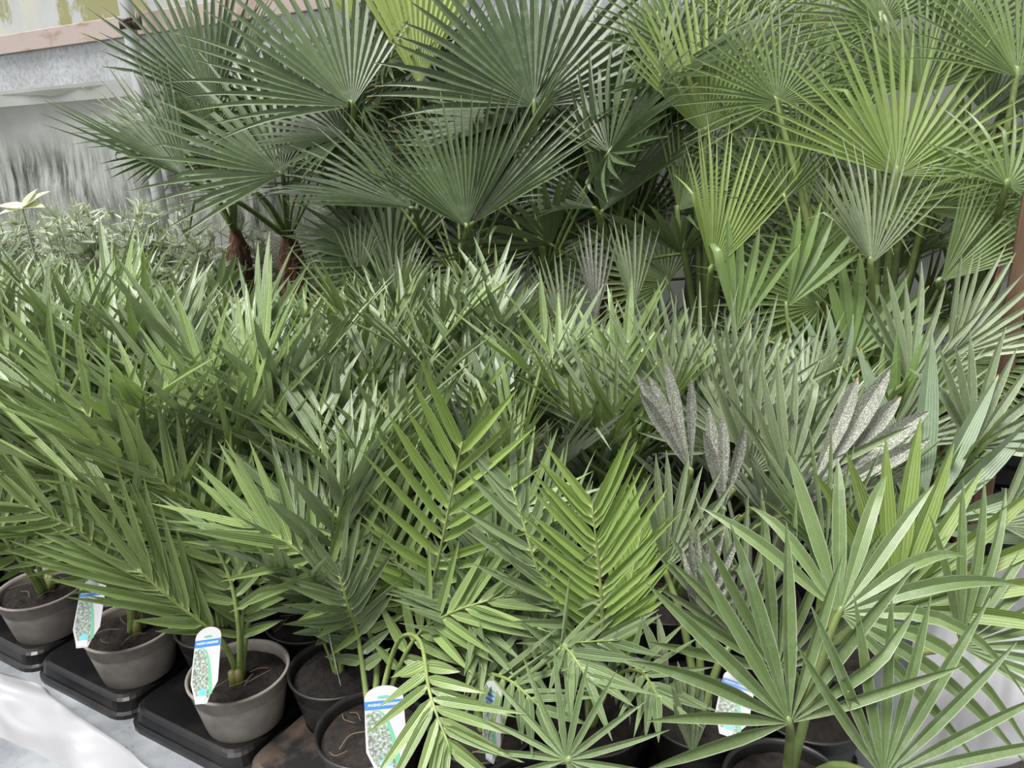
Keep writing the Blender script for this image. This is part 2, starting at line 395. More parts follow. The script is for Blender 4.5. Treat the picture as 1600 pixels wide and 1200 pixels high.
# ------------------------------------------------------------------ leaf makers
def strip(mb, centers, sides, norms, widths, fold, r, vv):
    """a V-folded ribbon: two half blades sharing the midrib position"""
    vs, uvs = [], []
    for c, s, n, w, v in zip(centers, sides, norms, widths, vv):
        mid = c - n * (fold * w)
        vs += [c - s * w, mid, mid, c + s * w]; uvs += [(0, v), (.5, v), (.5, v), (1, v)]
    fs = []
    for i in range(len(centers) - 1):
        a = i * 4; b = a + 4
        fs += [(b, b + 1, a + 1, a), (b + 2, b + 3, a + 3, a + 2)]
    mb.add(vs, fs, uvs, r)
X, Y, Z = Vector((1, 0, 0)), Vector((0, 1, 0)), Vector((0, 0, 1))
def leaflet_into(mb, Mx, L, w, bend, twist, fold, r, short=False):
    st = (0, .04, .12, .3, .5, .7, .87, 1) if not short else (0, .06, .25, .55, .8, 1)
    cs, ss, ns, ws = [], [], [], []
    for s in st:
        cs.append(Mx @ Vector((s * L, 0, -bend * L * s * s)))
        a = twist * s; R3 = Mx.to_3x3()
        n = R3 @ Vector((2 * bend * s, -math.sin(a), math.cos(a))); n.normalize()
        sd = R3 @ Vector((0, math.cos(a), math.sin(a))); sd.normalize()
        ss.append(sd); ns.append(n)
        prof = min(1, .22 + s * 6) if s < .15 else 1 - max(0, (s - .3) / .7) ** 1.7 * .97
        ws.append(w * prof)
    strip(mb, cs, ss, ns, ws, fold, r, st)
LEAFLETS = {}
def leaflet_mesh(kind, k):
    if (kind, k) not in LEAFLETS:
        rn = random.Random(k * 31 + 5); mb = MB()
        leaflet_into(mb, Matrix.Identity(4), 1.0, 1.0, 0, 0, .5, rn.random()); mb.v = []; mb.f = []; mb.uv = []; mb.r = []
        # unit length, width handled by object scale
        leaflet_into(mb, Matrix.Identity(4), 1.0, .5, (.02, .07, .12, .0, .16, .05)[k], (.0, .3, -.3, .5, .1, -.5)[k], .75, (k + .5) / 6)
        LEAFLETS[(kind, k)] = mb.mesh('leaflet', MAT[kind])
    return LEAFLETS[(kind, k)]
def catmull(pts, n):
    pts = [Vector(p) for p in pts]; P = [pts[0] * 2 - pts[1]] + pts + [pts[-1] * 2 - pts[-2]]; out = []
    m_ = len(pts) - 1
    for i in range(n + 1):
        x = i / n * m_; k = min(int(x), m_ - 1); t = x - k
        a, b, c, d = P[k:k + 4]
        out.append(.5 * ((2 * b) + (c - a) * t + (2 * a - 5 * b + 4 * c - d) * t * t + (3 * b - a - 3 * c + d) * t ** 3))
    return out
def frond_layout(curve, N, rn, pairs=18, t0=.22, ll=.2, lw=.011, vang=.35, th0=1.15, th1=.32, N1=None, nz=1.0):
    """matrices and sizes of the leaflets of a feather frond along the sampled curve"""
    n = len(curve) - 1; out = []
    for side in (-1, 1):
        for k in range(pairs):
            q = (k + rn.uniform(-.25, .25) + (.25 if side > 0 else 0)) / (pairs - .5); q = min(max(q, 0), 1)
            t = t0 + (1 - t0) * q; i = min(int(t * n), n - 1); fr = t * n - i
            p = curve[i].lerp(curve[i + 1], fr); T = (curve[min(i + 2, n)] - curve[max(i - 1, 0)]).normalized()
            Nn = N if N1 is None else N.lerp(N1, t)
            Nn = (Nn - T * Nn.dot(T)).normalized(); S = T.cross(Nn) * -side
            th = lerp(th0, th1, q ** .9) + rn.gauss(0, .09 * nz); va = vang * (1 - .6 * q) + rn.gauss(0, .13 * nz)
            d = (T * math.cos(th) + (S * math.cos(va) + Nn * math.sin(va)) * math.sin(th)).normalized()
            up = (Nn - d * Nn.dot(d)).normalized(); up = (Matrix.Rotation(side * rn.gauss(.3 * nz, .25 * nz), 3, d) @ up)
            yy = up.cross(d)
            L = ll * (.42 + .58 * min(1, q * 3.2)) * (1 - .22 * max(0, q - .6) / .4) * rn.uniform(.88, 1.1)
            Mx = Matrix((d, yy, up)).transposed().to_4x4(); Mx.translation = p
            out.append((Mx, L, lw * rn.uniform(.85, 1.15) * (1.15 if q < .2 else 1)))
    return out
def rachis_mesh(curve, r0, r1, mat=None):
    mb = MB(); n = len(curve)
    mb.tube(curve, [lerp(r0, r1, (i / (n - 1)) ** .6) * (1.6 - .6 * min(1, i / 2.5)) for i in range(n)], 7, flat=.8)
    return mb.mesh('rachis', mat or MAT['rachis'])
def place(o, root, Mw):
    o.parent = root; o.matrix_local = root.matrix_basis.inverted() @ Mw
def date_frond(root, pts, N=None, kind='date', seed=1, separate=True, N1=None, r0=.0075, n=26, **kw):
    """one hand-placed frond along world points; leaflets are its sub-parts"""
    rn = random.Random(seed); curve = catmull(pts, n); base = curve[0].copy()
    if N is None:
        mid = curve[len(curve) // 2]; N = ((CAM - mid).normalized() + Vector((0, 0, .45))).normalized()
    loc = [c - base for c in curve]
    f = link('frond', rachis_mesh(loc, r0, .0016)); place(f, root, Matrix.Translation(base))
    lay = frond_layout(loc, N, rn, N1=N1, **kw)
    if separate:
        for Mx, L, lw in lay:
            o = link('leaflet', leaflet_mesh(kind, rn.randrange(6))); o.parent = f
            o.matrix_local = Mx @ Matrix.Diagonal((L, 2 * lw * .5, 2 * lw * .5, 1))
    else:
        mb = MB()
        for Mx, L, lw in lay: leaflet_into(mb, Mx, L, lw * .5, rn.uniform(0, .14), rn.uniform(-.5, .5), .5, rn.random(), True)
        o = link('leaflets', mb.mesh('leaflets', MAT[kind]), f); o['kind'] = 'stuff'
    return f
def fan_into(mb, L, n, A, fuse, fold, cup, droop, rn, bent=.1, jit=.05, taper=1.7, wob=.05, lobe=.28, wmul=1.0, grav=None, gam=.06):
    st = [.02, .1, .22, .36, .5, .62, .74, .85, .94, 1.0]
    da = 2 * A / n
    for k in range(n):
        a = -A + da * (k + .5); q0 = abs(a) / A
        ln = L * (1 - lobe * q0 ** 2) * rn.uniform(.9, 1.05)
        el = cup * q0 ** 1.5 + rn.gauss(0, .025); dr = droop * rn.uniform(.5, 1.5); ja = rn.gauss(0, jit)
        kink = rn.random() < bent; gm = gam * rn.uniform(.4, 1.7); kq = rn.uniform(.35, .7); ks = rn.uniform(.6, 1.6)
        cs, ss, ns, ws = [], [], [], []; p = Vector((0, 0, 0)); ps = 0.
        slope = el
        for s in st:
            q = max(0, (s - fuse) / (1 - fuse)); aa = a + ja * q + wob * math.sin(k * 1.7) * q * q
            sl = el - dr * q * 1.6
            if kink and q > kq: sl -= ks * min(1, (q - kq) * 6)
            d = Vector((math.cos(aa) * math.cos(sl), math.sin(aa) * math.cos(sl), math.sin(sl)))
            p = p + d * (s - ps) * ln; ps = s
            sd = Vector((-math.sin(aa), math.cos(aa), 0)); nn = d.cross(sd).normalized()
            sec = min(s, fuse) * ln * math.tan(min(da, .9) / 2) * wmul
            w = sec if s <= fuse else sec * max(.06, 1 - q ** taper)
            cs.append(p + grav * (ln * q * q * gm * (1 - abs(d.dot(grav)))) if grav else p.copy()); ss.append(sd); ns.append(nn); ws.append(w)
        strip(mb, cs, ss, ns, ws, fold, rn.random(), st)
def basis(d, n):
    d = d.normalized(); n = (n - d * n.dot(d)).normalized(); return Matrix((d, n.cross(d), n)).transposed().to_4x4()
FANS = dict(
    trachy=dict(n=26, A=1.75, fuse=.45, fold=.75, cup=.35, droop=.12, bent=.10, lobe=.22),
    hardy=dict(n=24, A=1.9, fuse=.28, fold=.7, cup=.25, droop=.12, bent=.05, lobe=.2, jit=.05),
    silver=dict(wmul=1.2, taper=2.7, n=12, A=1.25, fuse=.32, fold=.75, cup=.5, droop=.06, bent=.04, lobe=.15, jit=.05),
    broad=dict(n=9, A=1.0, fuse=.5, fold=.6, cup=.35, droop=.14, bent=.05, lobe=.15, taper=2.3),
)
def fan_leaf(root, c, axis, face, R, style, kind, seed, base=None, sag=.04, pet=None, pr=.005, dirn=None, **kw):
    """one hand-placed fan leaf: blade (part) with its petiole (sub-part). c hastula, axis leaf direction, face upper-side normal"""
    rn = random.Random(seed); p = dict(FANS[style]); p.update(kw)
    Mw = basis(axis, face); Mw.translation = c; p.setdefault('gam', .07)
    mb = MB(); fan_into(mb, R, rn=rn, grav=Mw.to_3x3().inverted() @ Vector((0, 0, -1)), **p)
    o = link('leaf', mb.mesh('leaf', MAT[kind])); place(o, root, Mw)
    if base is not None:
        inv = Mw.inverted(); b = inv @ base; mid = (b * .5) + inv.to_3x3() @ Vector((0, 0, sag))
        mb = MB(); cv = catmull([b, mid, Vector((-R * .01, 0, -pr * 1.0)), Vector((R * .05, 0, -pr * 1.6))], 12)
        mb.tube(cv, [lerp(pr * 1.7, pr * .7, i / 12) * (1 if i < 9 else (1.0, .85, .6, .25)[i - 9]) for i in range(13)], 7)
        link('petiole', mb.mesh('petiole', MAT[pet or 'petiole']), o)
    return o
def img_axis(ang, tilt=0.):
    """direction that points at image angle ang (degrees, 90 = up) and leans towards (+) or away from the camera"""
    a = math.radians(ang); d = RIGHT * math.cos(a) + UP * math.sin(a)
    return (d * math.cos(tilt) - FWD * math.sin(tilt)).normalized()
def facing(lr=0., ud=0.): return (-FWD + RIGHT * lr + UP * ud).normalized()

# ------------------------------------------------------------------ filler leaf variants shared between plants
DV = {}
def date_variant(kind, k):
    if (kind, k) not in DV:
        rn = random.Random(900 + k * 7 + len(kind)); L = rn.uniform(.46, .64); e0 = rn.uniform(1.3, 1.52); e1 = rn.uniform(.25, 1.0)
        pts = []; p = Vector((.008, 0, 0)); N_ = 20
        for i in range(N_ + 1):
            pts.append(p.copy()); e = lerp(e0, e1, (i / N_) ** 1.3); p = p + Vector((math.cos(e), rn.gauss(0, .02), math.sin(e))) * (L / N_)
        mb = MB()
        for Mx, l, w in frond_layout(pts, Vector((-.6, 0, .8)), rn, pairs=11, t0=.25, ll=rn.uniform(.2, .28), lw=.0205, vang=.4):
            leaflet_into(mb, Mx, l, w * .5, rn.uniform(0, .14), rn.uniform(-.5, .5), .5, rn.random(), True)
        DV[(kind, k)] = (rachis_mesh(pts, .006, .0015), mb.mesh('leaflets', MAT[kind]))
    return DV[(kind, k)]
FV = {}
def fan_variant(style, kind, k):
    if (style, kind, k) not in FV:
        rn = random.Random(500 + k * 13 + len(kind) * 3); p = dict(FANS[style]); mb = MB()
        p['A'] *= rn.uniform(.7, 1.1); p['cup'] = rn.uniform(.2, .9); p['droop'] *= rn.uniform(.6, 1.6)
        fan_into(mb, 1.0, rn=rn, **p); FV[(style, kind, k)] = mb.mesh('leaf', MAT[kind])
    return FV[(style, kind, k)]
PETV = {}
def petiole_variant(mat, k):
    if (mat, k) not in PETV:
        mb = MB(); s = (.03, .06, .0)[k]
        mb.tube(catmull([(-1, 0, 0), (-.5, 0, s), (0, 0, 0), (.03, 0, 0)], 8), [lerp(.016, .008, i / 8) for i in range(9)], 6)
        PETV[(mat, k)] = mb.mesh('petiole', MAT[mat])
    return PETV[(mat, k)]
def filler_fan(root, style, kind, rn, c, axis, face, R, base, petmat, pr=1.0):
    Mw = basis(axis, face); Mw.translation = c
    o = link('leaf', fan_variant(style, kind, rn.randrange(6))); place(o, root, Mw @ Matrix.Scale(R, 4))
    d = c - base; Mp = basis(d, face); Mp.translation = c
    q = link('petiole', petiole_variant(petmat, rn.randrange(3))); q.parent = o
    q.matrix_local = (Mw @ Matrix.Scale(R, 4)).inverted() @ Mp @ Matrix.Diagonal((d.length, .35 * pr, .35 * pr, 1))

def potted(name, loc, label, cat, group, pot='black', rot=0.):
    t = link(name, None); t.location = loc; t.rotation_euler.z = rot
    t.matrix_basis = Matrix.Translation(loc) @ Matrix.Rotation(rot, 4, 'Z')
    tag(t, label, cat, group)
    link('pot', POTS[pot], t); s = link('soil', SOILS[random.randrange(4)], t); s.rotation_euler.z = random.uniform(0, 6)
    return t
random.seed(4)
SOILZ = .129
def date_filler(t, rn, nf, kind, emin=0., s=1.):
    base = t.location
    for k in range(nf):
        rv, lv = date_variant(kind, rn.randrange(8))
        f = link('frond', rv, t); a = 2 * PI * (k + rn.uniform(-.3, .3)) / nf
        f.location = (0, 0, SOILZ - .01); f.rotation_euler = (0, -rn.uniform(emin, .25), a); sc = rn.uniform(.85, 1.12) * s; f.scale = (sc, sc, sc)
        l = link('leaflets', lv, f); l['kind'] = 'stuff'
def fan_filler(t, rn, nf, style, kind, R=(.2, .27), h=(.2, .42), petmat='petiole', s=1.):
    b0 = t.location + Vector((0, 0, SOILZ - .01))
    for k in range(nf):
        a = 2 * PI * (k + rn.uniform(-.35, .35)) / nf; q = rn.random()
        hh = lerp(h[0], h[1], q) * s; out = lerp(.2, .05, q) * rn.uniform(.7, 1.3)
        dv = Vector((math.cos(a), math.sin(a), 0)); c = b0 + dv * out + Vector((0, 0, hh))
        el = rn.uniform(.55, 1.35); ax = dv * math.cos(el) + Vector((0, 0, math.sin(el)))
        fc = -dv * math.sin(el) + Vector((0, 0, math.cos(el))); fc = fc + Vector((rn.gauss(0, .25), rn.gauss(0, .25), 0))
        filler_fan(t, style, kind, rn, c, ax, fc, rn.uniform(*R) * s, b0 + dv * .01, petmat)

# ------------------------------------------------------------------ bench plants
def slot_pos(r, i, h):
    hx, hy = HOLES[h]; z = BZ + (.0045 if r < 2 else .0005); return W(.33 * i + hx, .6 * r + hy, z)
PL = {}
front = {
 (0, -2, 0): ('potted_date_palm', 'young date palm in a dusty pot cut by the left frame edge', 'dusty'),
 (0, -1, 0): ('potted_date_palm', 'young date palm in a dusty brown pot, second pot from the left edge', 'dusty'),
 (0, 0, 0): ('potted_date_palm', 'young date palm with bare lower stems in the fully visible dusty grey pot', 'dusty'),
 (0, 0, 1): ('potted_date_palm', 'young date palm in a clean black pot with small weeds, behind the dusty grey pot', 'black'),
 (0, 1, 0): ('potted_date_palm', 'young date palm drooping a frond over the forward-facing plant tag, bottom centre', 'black'),
 (0, 1, 1): ('potted_date_palm', 'young date palm with a tall bright frond above the forward-facing plant tag', 'black'),
 (0, 2, 1): ('potted_date_palm', 'young date palm with the upright bright green feather frond facing the viewer, centre', 'black'),
 (0, 2, 3): ('potted_date_palm', 'dark green young date palm in the black pot beside the edge-on tag', 'black'),
 (0, 2, 0): ('potted_fan_palm', 'small green fan palm opening at the bottom edge, right of centre', 'black'),
 (0, 3, 1): ('potted_fan_palm', 'silvery green fan palm nearest the viewer, bottom right corner', 'black'),
 (0, 3, 2): ('potted_fan_palm', 'silvery fan palm with stiff upright leaves in front of the speckled grey leaves', 'black'),
 (0, 3, 4): ('potted_fan_palm', 'dark fan palm with a red stem base and a closed leaf, lower right', 'black'),
 (1, 3, 0): ('potted_fan_palm', 'fan palm with broad blue-green blades near the right end of the bench', 'black'),
 (1, 2, 0): ('potted_fan_palm', 'fan palm with woolly speckled grey blades, right of centre', 'black'),
 (1, 1, 4): ('potted_fan_palm', 'silvery fan palm with tall pale upright blades in the middle of the bench', 'black'),
}
def species(px, r, i, h, rn):
    q = rn.random()
    if px < 560: return 'date' if q < .42 else ('silver' if q < .82 else 'broad')
    if px < 880: return 'date' if q < .6 else ('silver' if q < .85 else 'broad')
    if px < 1150: return 'silver' if q < .62 else ('broad' if q < .85 else 'date')
    return 'silver' if q < .5 else ('broad' if q < .85 else 'blue')
rowname = ['in the front rows', 'in the middle rows', 'in the back rows']
def where(px): return 'at the far left' if px < 260 else 'left of centre' if px < 620 else 'at the centre' if px < 960 else 'right of centre' if px < 1280 else 'at the right end'
rn = random.Random(11); FILL = []
for r_ in range(3):
    for i in range(-8, 4):
        for h in ((0, 1, 2, 3, 4), (0, 3, 2, 4), (0, 3))[r_]:
            loc = slot_pos(r_, i, h); key = (r_, i, h)
            if key in front:
                nm, lab, pot = front[key]
                PL[key] = potted(nm, loc, lab, 'palm', 'potted palms on the bench', pot); continue
            px, py, dd = pix(loc + Vector((0, 0, .5)))
            if not (-120 < px < 1640 and py < 1150): continue
            if r_ == 0 and i == 3 and h in (0, 3): continue
            sp = species(px, r_, i, h, rn)
            if r_ == 0: sp = 'silver' if (i <= -1 and h == 2 and rn.random() < .5) else 'date'
            if r_ == 0 and i == 2 and h in (2, 4): continue
            t = potted('potted_date_palm' if sp == 'date' else 'potted_fan_palm', loc, '', 'palm', 'potted palms on the bench', 'black')
            PL[key] = t; FILL.append((round(.6 * r_ + HOLES[h][1], 2), px, sp, t)); s_ = (1.0 if i < 1 else .8) if r_ == 0 else (.95 if r_ == 1 else .82)
            if px < 520 and r_ > 0: s_ *= .86 if (px < 240 or r_ == 1) else .74
            if sp == 'date':
                date_filler(t, rn, 7 if r_ == 0 else 8, 'date' if rn.random() < .5 else 'date_grey', s=s_)
            elif sp == 'silver': fan_filler(t, rn, 10, 'silver', 'silver', petmat='petiole_s', s=s_)
            elif sp == 'broad': fan_filler(t, rn, 8, 'broad', 'broad', R=(.24, .34), h=(.18, .34), s=s_)
            else: fan_filler(t, rn, 7, 'broad', 'blue', R=(.22, .3), h=(.18, .34), s=s_)
ORD = ['first', 'second', 'third', 'fourth', 'fifth', 'sixth', 'seventh', 'eighth', 'ninth', 'tenth', 'eleventh', 'twelfth', 'thirteenth', 'fourteenth']
_rows = sorted({f[0] for f in FILL})
for ri, b_ in enumerate(_rows):
    seq = sorted([f for f in FILL if f[0] == b_], key=lambda f: f[1])
    for q, (bb_, px, sp, t) in enumerate(seq):
        sh = {'date': 'feathery date palm', 'silver': 'silvery fan palm', 'broad': 'broad-bladed fan palm', 'blue': 'blue-green fan palm'}[sp]
        t['label'] = '%s in the %s row back from the bench front, %s from the left' % (sh, ORD[ri], ORD[q])
def near(px, py):
    def dist(k):
        x, y, d = pix(PL[k].location + Vector((0, 0, .45))); return (x - px) ** 2 + (y - py) ** 2
    return min((k for k in PL if k not in front), key=dist)
def soil_of(k): return PL[k].location + Vector((0, 0, SOILZ - .006))
def DF(k, path, seed, kind='date', off=(0, 0), **kw):
    b = soil_of(k) + Vector((off[0], off[1], 0))
    return date_frond(PL[k], [b] + [at(*p) for p in path], seed=seed, kind=kind, **kw)
# hand-placed date fronds, front rows
DF((0, 2, 1), [(940, 1010, 1.26), (937, 900, 1.22), (925, 792, 1.19)], 1, 'date_bright', pairs=16, t0=.28, ll=.17, lw=0.0145, vang=.02, th0=.98, th1=.5, N=facing(0, .15), nz=.35)
DF((0, 2, 1), [(900, 960, 1.4), (870, 880, 1.42), (850, 790, 1.45)], 3, 'date_grey', pairs=12, ll=.19, lw=0.0150)
DF((0, 1, 1), [(672, 950, 1.4), (690, 850, 1.33), (722, 690, 1.26)], 4, 'date_bright', pairs=12, t0=.3, ll=.2, lw=0.0175, vang=.1, th0=1.25, th1=.5, N=facing(.1, .3), nz=.8)
DF((0, 1, 1), [(640, 930, 1.45), (610, 850, 1.46), (590, 760, 1.5)], 5, pairs=12, ll=.2, lw=0.0150)
DF((0, 1, 1), [(720, 940, 1.42), (760, 860, 1.4), (830, 780, 1.42)], 6, pairs=12, ll=.19, lw=0.0150)
DF((0, 1, 0), [(585, 1010, 1.4), (520, 905, 1.36), (450, 850, 1.33), (395, 822, 1.32)], 7, pairs=12, t0=.3, ll=.2, lw=0.0175, vang=.5, th0=1.3, th1=.3, r0=.009, N=facing(.1, .9))
DF((0, 1, 0), [(618, 1010, 1.34), (655, 1000, 1.22), (672, 1085, 1.12), (705, 1175, 1.07)], 8, pairs=9, t0=.63, ll=.14, lw=0.0150, vang=.1, th0=1.2, th1=.5, N=facing(.1, .5))
DF((0, 1, 0), [(560, 1000, 1.38), (545, 950, 1.34), (530, 900, 1.32)], 9, 'date_grey', pairs=12, ll=.15, lw=0.0163)
DF((0, 1, 0), [(640, 1010, 1.37), (700, 960, 1.33), (790, 930, 1.3)], 10, pairs=12, ll=.17, lw=0.0163)
DF((0, 0, 0), [(345, 1000, 1.46), (275, 943, 1.4), (215, 890, 1.36)], 11, pairs=12, t0=.42, ll=.25, lw=0.0163, vang=.3, th0=.6, th1=.2, r0=.008, N=facing(-.2, .8))
DF((0, 0, 0), [(380, 960, 1.48), (400, 890, 1.48), (440, 800, 1.5)], 12, pairs=12, ll=.2, lw=0.0150)
DF((0, 0, 0), [(372, 970, 1.46), (350, 880, 1.47), (290, 790, 1.45), (240, 740, 1.42)], 13, pairs=12, t0=.3, ll=.2, lw=0.0163)
DF((0, 0, 0), [(395, 950, 1.52), (440, 880, 1.58), (480, 800, 1.62)], 14, 'date_grey', pairs=12, ll=.19, lw=0.0150)
DF((0, -1, 0), [(205, 900, 1.6), (200, 830, 1.58), (180, 720, 1.54), (130, 640, 1.5)], 15, pairs=12, t0=.32, ll=.22, lw=0.0175, vang=.25, th0=1.2, N=facing(.1, .6))
DF((0, -1, 0), [(190, 900, 1.6), (120, 830, 1.54), (40, 790, 1.5)], 16, pairs=12, ll=.2, lw=0.0163)
DF((0, -1, 0), [(215, 880, 1.65), (250, 800, 1.66), (300, 700, 1.68)], 17, 'date_grey', pairs=12, ll=.19, lw=0.0150)
DF((0, -1, 0), [(220, 900, 1.62), (300, 850, 1.58), (380, 840, 1.56)], 18, pairs=12, ll=.18, lw=0.0150)
DF((0, -2, 0), [(40, 860, 1.72), (60, 760, 1.7), (100, 640, 1.68), (70, 545, 1.66)], 19, pairs=12, ll=.2, lw=0.0163, N=facing(.1, .4))
DF((0, -2, 0), [(20, 860, 1.7), (-30, 800, 1.66), (-80, 760, 1.62)], 20, pairs=12, ll=.2, lw=0.0163)
DF((0, -2, 0), [(60, 840, 1.74), (110, 780, 1.74), (150, 700, 1.74)], 21, 'date_grey', pairs=12, ll=.2, lw=0.0150)
DF((0, 0, 1), [(500, 880, 1.6), (490, 760, 1.58), (430, 650, 1.56), (385, 600, 1.55)], 22, pairs=12, ll=.2, lw=0.0150)
DF((0, 0, 1), [(515, 880, 1.62), (560, 780, 1.64), (590, 690, 1.66)], 23, pairs=12, ll=.2, lw=0.0150)
DF((0, 0, 1), [(505, 880, 1.66), (500, 760, 1.72), (500, 640, 1.76)], 24, 'date_grey', pairs=12, ll=.2, lw=0.0150)
DF((0, 2, 3), [(800, 1000, 1.34), (855, 960, 1.28), (830, 860, 1.26), (800, 760, 1.27)], 25, 'date_grey', pairs=12, t0=.35, ll=.15, lw=0.0175, N=facing(-.3, .4))
DF((0, 2, 3), [(780, 1000, 1.36), (790, 920, 1.36), (760, 830, 1.38)], 26, 'date_grey', pairs=12, ll=.17, lw=0.0163)
DF((0, 2, 3), [(860, 1040, 1.26), (880, 1010, 1.2), (920, 1060, 1.14)], 27, 'date_grey', pairs=9, t0=.4, ll=.13, lw=0.0150)
DF((0, 2, 1), [(965, 1000, 1.36), (985, 910, 1.38), (1000, 840, 1.4)], 61, 'date_bright', pairs=14, ll=.15, lw=.013, th0=.6, th1=.3, N=facing(-.2, .2), nz=.5)
DF((0, 2, 1), [(930, 1040, 1.3), (905, 1000, 1.27), (870, 940, 1.26), (850, 900, 1.26)], 62, 'date_grey', pairs=11, ll=.13, lw=.015)
DF((0, 2, 1), [(960, 1060, 1.25), (1000, 1050, 1.18), (1030, 1090, 1.12)], 63, 'date_grey', pairs=9, t0=.35, ll=.12, lw=.013)
DF((0, 2, 3), [(740, 1060, 1.33), (790, 1060, 1.22), (850, 1110, 1.12)], 64, 'date_grey', pairs=9, t0=.35, ll=.13, lw=.014)
DF((0, 2, 3), [(760, 1030, 1.36), (740, 970, 1.36), (700, 930, 1.36)], 65, 'date_grey', pairs=11, ll=.15, lw=.015)
DF((0, 2, 3), [(800, 1050, 1.32), (870, 1010, 1.27), (960, 1000, 1.22)], 66, 'date_grey', pairs=11, ll=.13, lw=.014)
DF((0, 1, 1), [(700, 990, 1.4), (740, 960, 1.34), (760, 1010, 1.28)], 67, 'date_grey', pairs=10, ll=.13, lw=.015)
# hand-placed fan leaves on the bench (owner, centre x, y, depth, image angle, lean, facing, radius ...)
def FL(k, x, y, d, ang, R, style='silver', kind='silver', seed=1, tilt=0., lr=0., ud=.3, base=None, **kw):
    b = base if base is not None else soil_of(k)
    return fan_leaf(PL[k], at(x, y, d), img_axis(ang, tilt), facing(lr, ud), R, style, kind, seed, base=b, pet=kw.pop('pet', 'petiole'), **kw)
K = (0, 3, 1)
FL(K, 1312, 958, 1.12, 45, .27, seed=31, n=12, A=1.75, droop=.1, lobe=.1, lr=-.1, ud=.5, fuse=.3, cup=.2, gam=.4, kind='silver_green', wmul=.92, taper=3.0)
FL(K, 1235, 1130, 1.05, 105, .27, seed=32, n=11, A=1.45, lobe=.05, ud=.3, fuse=.3, kind='silver_green', wmul=.92, taper=3.0)
FL(K, 1380, 1215, 1.02, 60, .27, seed=33, n=11, A=1.2, ud=.4, lr=-.2, fuse=.3, kind='silver_green', wmul=.92, taper=3.0)
K = (0, 3, 2)
FL(K, 1215, 1050, 1.25, 95, .29, seed=35, n=11, A=1.2, lobe=.05, fuse=.32, kind='silver_green', wmul=.92, taper=3.0)
FL(K, 1395, 950, 1.28, 62, .31, seed=36, n=10, A=1.15, lobe=.05, fuse=.35, kind='hardy_light')
FL(K, 1290, 870, 1.32, 112, .24, seed=37, n=10, A=.8, fuse=.3, lr=.3, kind='silver_green', wmul=.92, taper=3.0)
FL(K, 1330, 980, 1.3, 75, .25, seed=38, n=10, A=.9, fuse=.3, kind='silver_green', wmul=.92, taper=3.0)
FL(K, 1500, 1010, 1.22, 35, .28, seed=39, n=12, A=1.3, fuse=.3, droop=.15, kind='silver_green', wmul=.92, taper=3.0)
K = (0, 3, 4)
FL(K, 1082, 1182, 1.12, 98, .135, seed=40, n=7, A=.3, fuse=.7, cup=.6, pr=.004, kind='silver', wmul=1.2)
FL(K, 1045, 1075, 1.2, 105, .13, 'broad', 'silver', seed=60, n=2, A=.2, fuse=.5, wmul=1.2)
FL(K, 1150, 1000, 1.35, 100, .26, seed=41, n=10, A=.8, fuse=.32)
FL(K, 1090, 980, 1.35, 80, .2, seed=42, n=8, A=.5, fuse=.5, kind='grey', cup=.7)
FL(K, 1040, 890, 1.38, 75, .22, seed=43, n=8, A=.6, fuse=.4)
K = (0, 2, 0)
FL(K, 885, 1188, 1.03, 60, .15, seed=44, n=15, A=2.6, fuse=.2, droop=.05, cup=.05, ud=.9, lobe=0, kind='silver_green', wmul=.92, taper=3.0)
K = (1, 3, 0)
FL(K, 1436, 828, 1.55, 85, .4, 'broad', 'blue', seed=45, n=9, A=1.7, fuse=.38, lobe=.05, cup=.1, wmul=.8)
FL(K, 1350, 800, 1.6, 130, .3, 'broad', 'blue', seed=46, n=8, A=.9)
FL(K, 1560, 820, 1.5, 20, .28, 'silver', 'silver', seed=47, n=12, A=1.0)
FL(K, 1520, 700, 1.6, 60, .26, 'silver', 'silver', seed=48)
K = (1, 2, 0)
FL(K, 1255, 790, 1.45, 48, .3, 'silver', 'grey', seed=49, n=5, A=.4, fuse=.6, cup=.2, taper=3.5, lobe=.1, wmul=1.25)
FL(K, 1130, 800, 1.42, 95, .2, 'silver', 'grey', seed=50, n=4, A=.3, fuse=.6, cup=.6, wmul=1.3, taper=3)
FL(K, 1080, 740, 1.45, 112, .22, 'silver', 'grey', seed=51, n=5, A=.35, fuse=.6, wmul=1.3, taper=3)
FL(K, 1230, 760, 1.5, 80, .28, 'silver', 'silver', seed=52, n=10, A=.9)
FL(K, 1170, 740, 1.55, 65, .3, 'silver', 'silver', seed=53, n=11, A=.9)
K = (1, 1, 4)
FL(K, 1085, 690, 1.7, 92, .36, 'silver', 'silver', seed=54, n=11, A=.55, fuse=.3, cup=.3)
FL(K, 1035, 660, 1.72, 108, .3, 'silver', 'silver', seed=55, n=11, A=.7, fuse=.3)
FL(K, 1150, 660, 1.7, 70, .3, 'silver', 'silver', seed=56, n=11, A=.7, fuse=.3)
FL(K, 960, 690, 1.68, 125, .28, 'silver', 'silver', seed=57, n=10, A=.6)
FL(K, 1000, 640, 1.9, 80, .28, 'broad', 'broad', seed=58)
